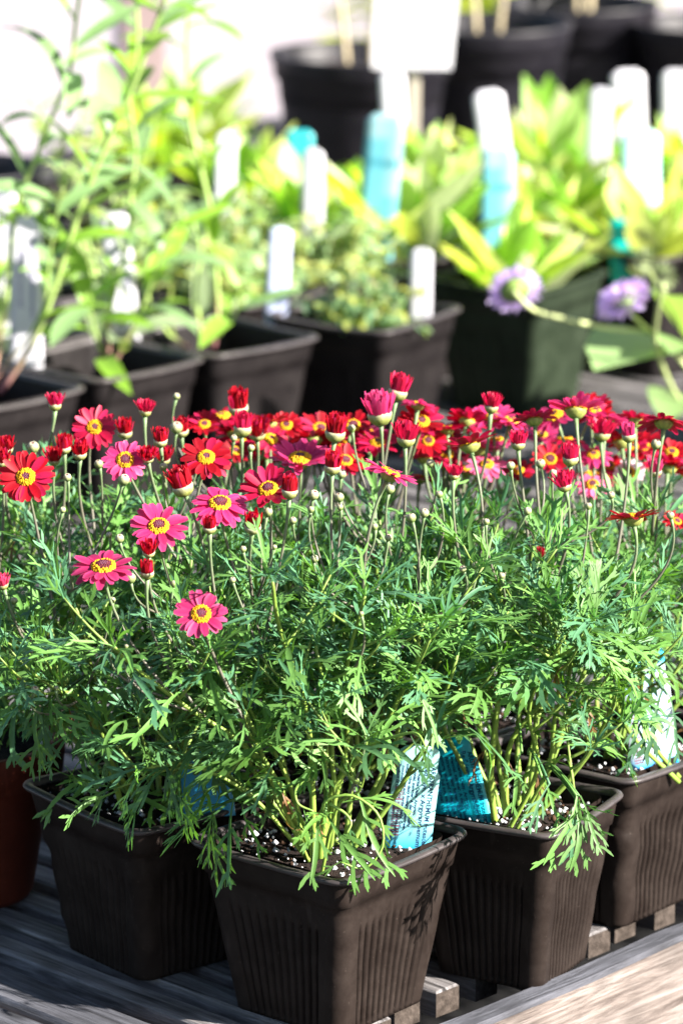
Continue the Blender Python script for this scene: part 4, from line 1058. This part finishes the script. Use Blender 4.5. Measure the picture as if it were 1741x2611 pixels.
# ---------------------------------------------------------------- white and turquoise tags among the back plants
WT = lambda q, x: V(.62, .62, .68)
HAND = {0: "Gaura lindheimeri\nwhite perennial", 1: "Penstemon\nhardy, 1m tall", 2: "Catmint  3/11", 3: "Nepeta faassenii"}
TQ = lambda q, x: (V(.26, .46, .50) if q > .86 or (x > .1 and q > .55) else V(.12, .38, .46)) if abs(q - .72) > .03 else V(.05, .25, .33)
BT = 'white stick tags in the back pots'
TAGS = [ # x foot, y foot, x head, y head, width px, distance, colour fn, rounding, label, text
 (68, 925, 66, 552, 84, 3.66, WT, .30, 'large white tag with purple handwriting, left of the silvery rosette seedling', 0),
 (5, 740, 14, 485, 66, 3.80, WT, .25, 'white tag with faint handwriting cut by the left edge', 1),
 (318, 855, 292, 540, 76, 3.79, WT, .30, 'white tag crossed by green leaves in the second tall seedling pot', 3),
 (706, 770, 716, 578, 58, 3.905, lambda q, x: V(.55, .60, .82), .32, 'bluish white tag with small blue lettering, left of the middle herb', 2),
 (1070, 812, 1074, 632, 58, 3.912, WT, .30, 'plain bright white tag in the middle herb pot', None),
 (796, 620, 798, 372, 58, 4.14, WT, .5, 'tall round topped white tag above the middle of the herbs', 2),
 (1142, 690, 1152, 470, 56, 4.22, WT, .5, 'round topped white tag left of the dark green pot', 2),
 (1268, 420, 1243, 228, 80, 4.50, WT, .25, 'white tag leaning left before the second round pot', 1),
 (1522, 410, 1532, 222, 62, 4.62, WT, .30, 'narrow white tag before the gap between the right round pots', 3),
 (1605, 330, 1600, 176, 86, 4.78, WT, .25, 'wide white tag before the third round pot', 2),
 (1722, 350, 1720, 176, 70, 4.80, WT, .25, 'white tag cut by the right edge', 3),
 (1005, 300, 998, 178, 66, 4.72, WT, .25, 'white tag under the big white card', None),
 (572, 530, 578, 330, 52, 4.36, WT, .5, 'blurred round topped white tag left of the turquoise tag', None),
 (960, 560, 985, 290, 98, 4.20, TQ, .2, 'wide turquoise tag below the big white card', None),
 (1268, 560, 1272, 376, 86, 4.20, TQ, .2, 'turquoise tag under the leaning white tag', None),
 (1632, 420, 1632, 330, 100, 4.40, lambda q, x: V(.45, .78, .74), .2, 'pale turquoise tag under the wide white tag', None),
 (1600, 625, 1598, 556, 92, 4.24, lambda q, x: V(.0, .42, .36), .06, 'small dark teal tag tip near the right edge', None),
 (760, 470, 762, 330, 74, 4.50, lambda q, x: V(.05, .50, .55), .2, 'teal tag left of the wide turquoise tag', None)]
for (x0, y0, x1, y1, wpx, Yd, cf, rad, lab, txt) in TAGS:
    a, b = ptY(x0, y0, Yd), ptY(x1, y1, Yd + .01); zc = ZC(a); w = wpx * zc / FPX
    d = a - b; foot = b + d * max(1.0, (b[2] - (TOP + RIMB * .76)) / max(1e-6, b[2] - a[2]))   # the stick goes down into the soil
    t, h = place_tag('plant_tag', lab, 'plant tag', foot, b, w, R((len(lab) * 7) % 21 - 10), None, rad=rad, colf=cf)
    if txt is not None:
        mb = MB(); lines = HAND[txt].split('\n')
        for i, ln in enumerate(lines):
            co, fs = font_mesh(ln, w * .26, 'lettering', None, None, None, None)
            sc = min(1.3, h * .78 / co[:, 0].max()); xx = w * (.12 - .36 * i) + co[:, 1]; zz = h * .88 - co[:, 0] * sc
            mb.add(np.stack([xx, .06 * w * np.sin(zz / h * 2.2) + .04 * w * (1 - (xx / (w / 2)) ** 2) - .0006 + co[:, 2] * .2, zz], 1), fs, (.06, .04, .22))
        mb.build('lettering', M_ink, t, smooth=False)

# ---------------------------------------------------------------- big round nursery pots at the back
def round_pot(label, c, Rt, H, seed, canes=3, group=None, green=False):
    t = thing('potted_shrub', label, 'potted plant', (c[0], c[1], TOP), group); r = random.Random(seed)
    mb = MB(); g = (.5, .5, .5)
    prof = [(Rt * .76, 0), (Rt * .78, .004), (Rt * .95, H * .84), (Rt * .955, H * .845), (Rt * 1.0, H * .85), (Rt * 1.01, H * .93), (Rt * 1.05, H * .98), (Rt * 1.05, H), (Rt * 1.0, H), (Rt * .97, H * .92), (Rt * .93, H * .7)]
    lathe(mb, V(0, 0, 0), (0, 0, 1), prof, [g] * len(prof), 48)
    mb.build('pot', M_pot_big, t)
    soil_bed(t, Rt * .95, H * .86, 0, M_soil_brown, 10, seed, True)
    S, L = MB(), MB(); org = V(c[0], c[1], TOP)
    for k in range(canes):
        a = r.uniform(0, 6.28); b0 = V(c[0] + math.cos(a) * .02, c[1] + math.sin(a) * .02, TOP + H * .84)
        e = b0 + V(math.cos(a) * .12, math.sin(a) * .12, .5)
        P = bez(b0, b0 + V(0, 0, .25) + V(math.cos(a), math.sin(a), 0) * .02, e, 14)
        S.tube(P, np.linspace(.0045, .003, 14), V(.42, .36, .24), 7)
        for i in range(5, 14):
            for _ in range(6):
                ph = r.uniform(0, 6.28); d = nrm(V(math.cos(ph), math.sin(ph), r.uniform(-.2, .8)))
                place(L, r.choice(LANW), P[i] + d * .01, d, V(0, 0, 1), .075 * r.uniform(.7, 1.2), r.uniform(.2, 1.2), V(.32, .42, .06) * r.uniform(.8, 1.25))
    S.build('stems', M_stem, t, org); L.build('foliage', M_bleaf, t, org)
RG = 'big round nursery pots along the back'
round_pot('largest round black pot in the back row, below the big white card', (.027, 5.33), .122, .222, 1, 2, RG)
round_pot('second round black pot from the left in the back row, pale light along its rim', (.205, 5.52), .122, .240, 2, 2, RG)
round_pot('third round pot from the left, bluish black, in the back row', (.355, 5.80), .118, .235, 3, 3, RG)
round_pot('round pot cut by the right edge in the back row', (.560, 5.72), .125, .215, 4, 2, RG)
round_pot('round black pot cut by the left edge behind the tall seedlings', (-.465, 4.55), .105, .190, 5, 2, RG)
t, h = place_tag('plant_sign', 'big white blank card standing before the largest round pot', 'sign', ptY(1050, 640, 5.12), ptY(1060, -95, 5.10), .014, 0, rad=.3, colf=lambda q, x: V(.6, .55, .45), th=.008)
t.children[0].name = 'stake'
mb = MB(); a, b = ptY(950, 176, 5.08), ptY(1150, -90, 5.08); z0 = a[2]; hh = b[2] - a[2]
wc = (1146 - 948) * 5.2 / FPX
cardv = []
for z, sx in ((0, -.004), (hh, .004)):
    for x in (-wc / 2, wc / 2):
        for y in (-.0015, .0015): cardv.append((x * (1 if z == 0 else 1.05) + sx, y - .012, z + (z0 - t.location[2])))
mb.add(cardv, [(0, 2, 6, 4), (1, 5, 7, 3), (0, 1, 3, 2), (4, 6, 7, 5), (0, 4, 5, 1), (2, 3, 7, 6)], V(.86, .86, .90)); mb.build('card', M_tag, t, smooth=False)

# yellow green bushes beyond the bench, in front of the wall, and a terracotta pot
def bush(label, c, rad, h, n, r, leaf=.10):
    t = thing('bush', label, 'bush', c, 'bushes before the pale wall'); org = V(*c); L, S = MB(), MB()
    for k in range(7):
        a = r.uniform(0, 6.28); e = org + V(math.cos(a) * rad * .7, math.sin(a) * rad * .7, h * r.uniform(.6, .95))
        S.tube(bez(org, org + V(0, 0, h * .5), e, 8), np.linspace(.02, .006, 8), V(.22, .17, .10), 6)
    for k in range(n):
        d = V(*[r.gauss(0, 1) for _ in range(3)]); d = nrm(d) * r.uniform(.45, 1.0)
        p = org + V(d[0] * rad, d[1] * rad, h * .55 + d[2] * h * .48)
        if math.sin(p[0] * 19) * math.sin(p[2] * 23) * math.sin(p[1] * 17 + 1) > .35: continue
        place(L, r.choice(LANW), p, nrm(V(d[0], d[1], r.uniform(-.4, .8))), V(0, 0, 1), leaf * r.uniform(.6, 1.2), r.uniform(.2, 1.4), V(*r.choice(((.40, .48, .05), (.30, .42, .06), (.46, .50, .12)))) * r.uniform(.7, 1.25))
    L.build('crown', M_bleaf, t, org); S.build('trunk', M_stem, t, org)
bush('sunlit yellow green bush beyond the second round pot', (.33, 8.2, 0), .34, .86, 1500, random.Random(1))
bush('yellow green bush beyond the gap between the right round pots', (.60, 7.9, 0), .20, .66, 700, random.Random(2))
t = thing('terracotta_planter', 'orange brown clay planter beyond the right edge round pot', 'planter', (.72, 7.4, 0))
mb = MB(); lathe(mb, V(0, 0, 0), (0, 0, 1), [(.12, 0), (.17, .55), (.20, .56), (.20, .64), (.17, .64), (.15, .5)], [(.5, .5, .5)] * 6, 40); mb.build('pot', M_terra, t)
soil_bed(t, .16, .60, 0, M_soil_brown, 0, 3, True)
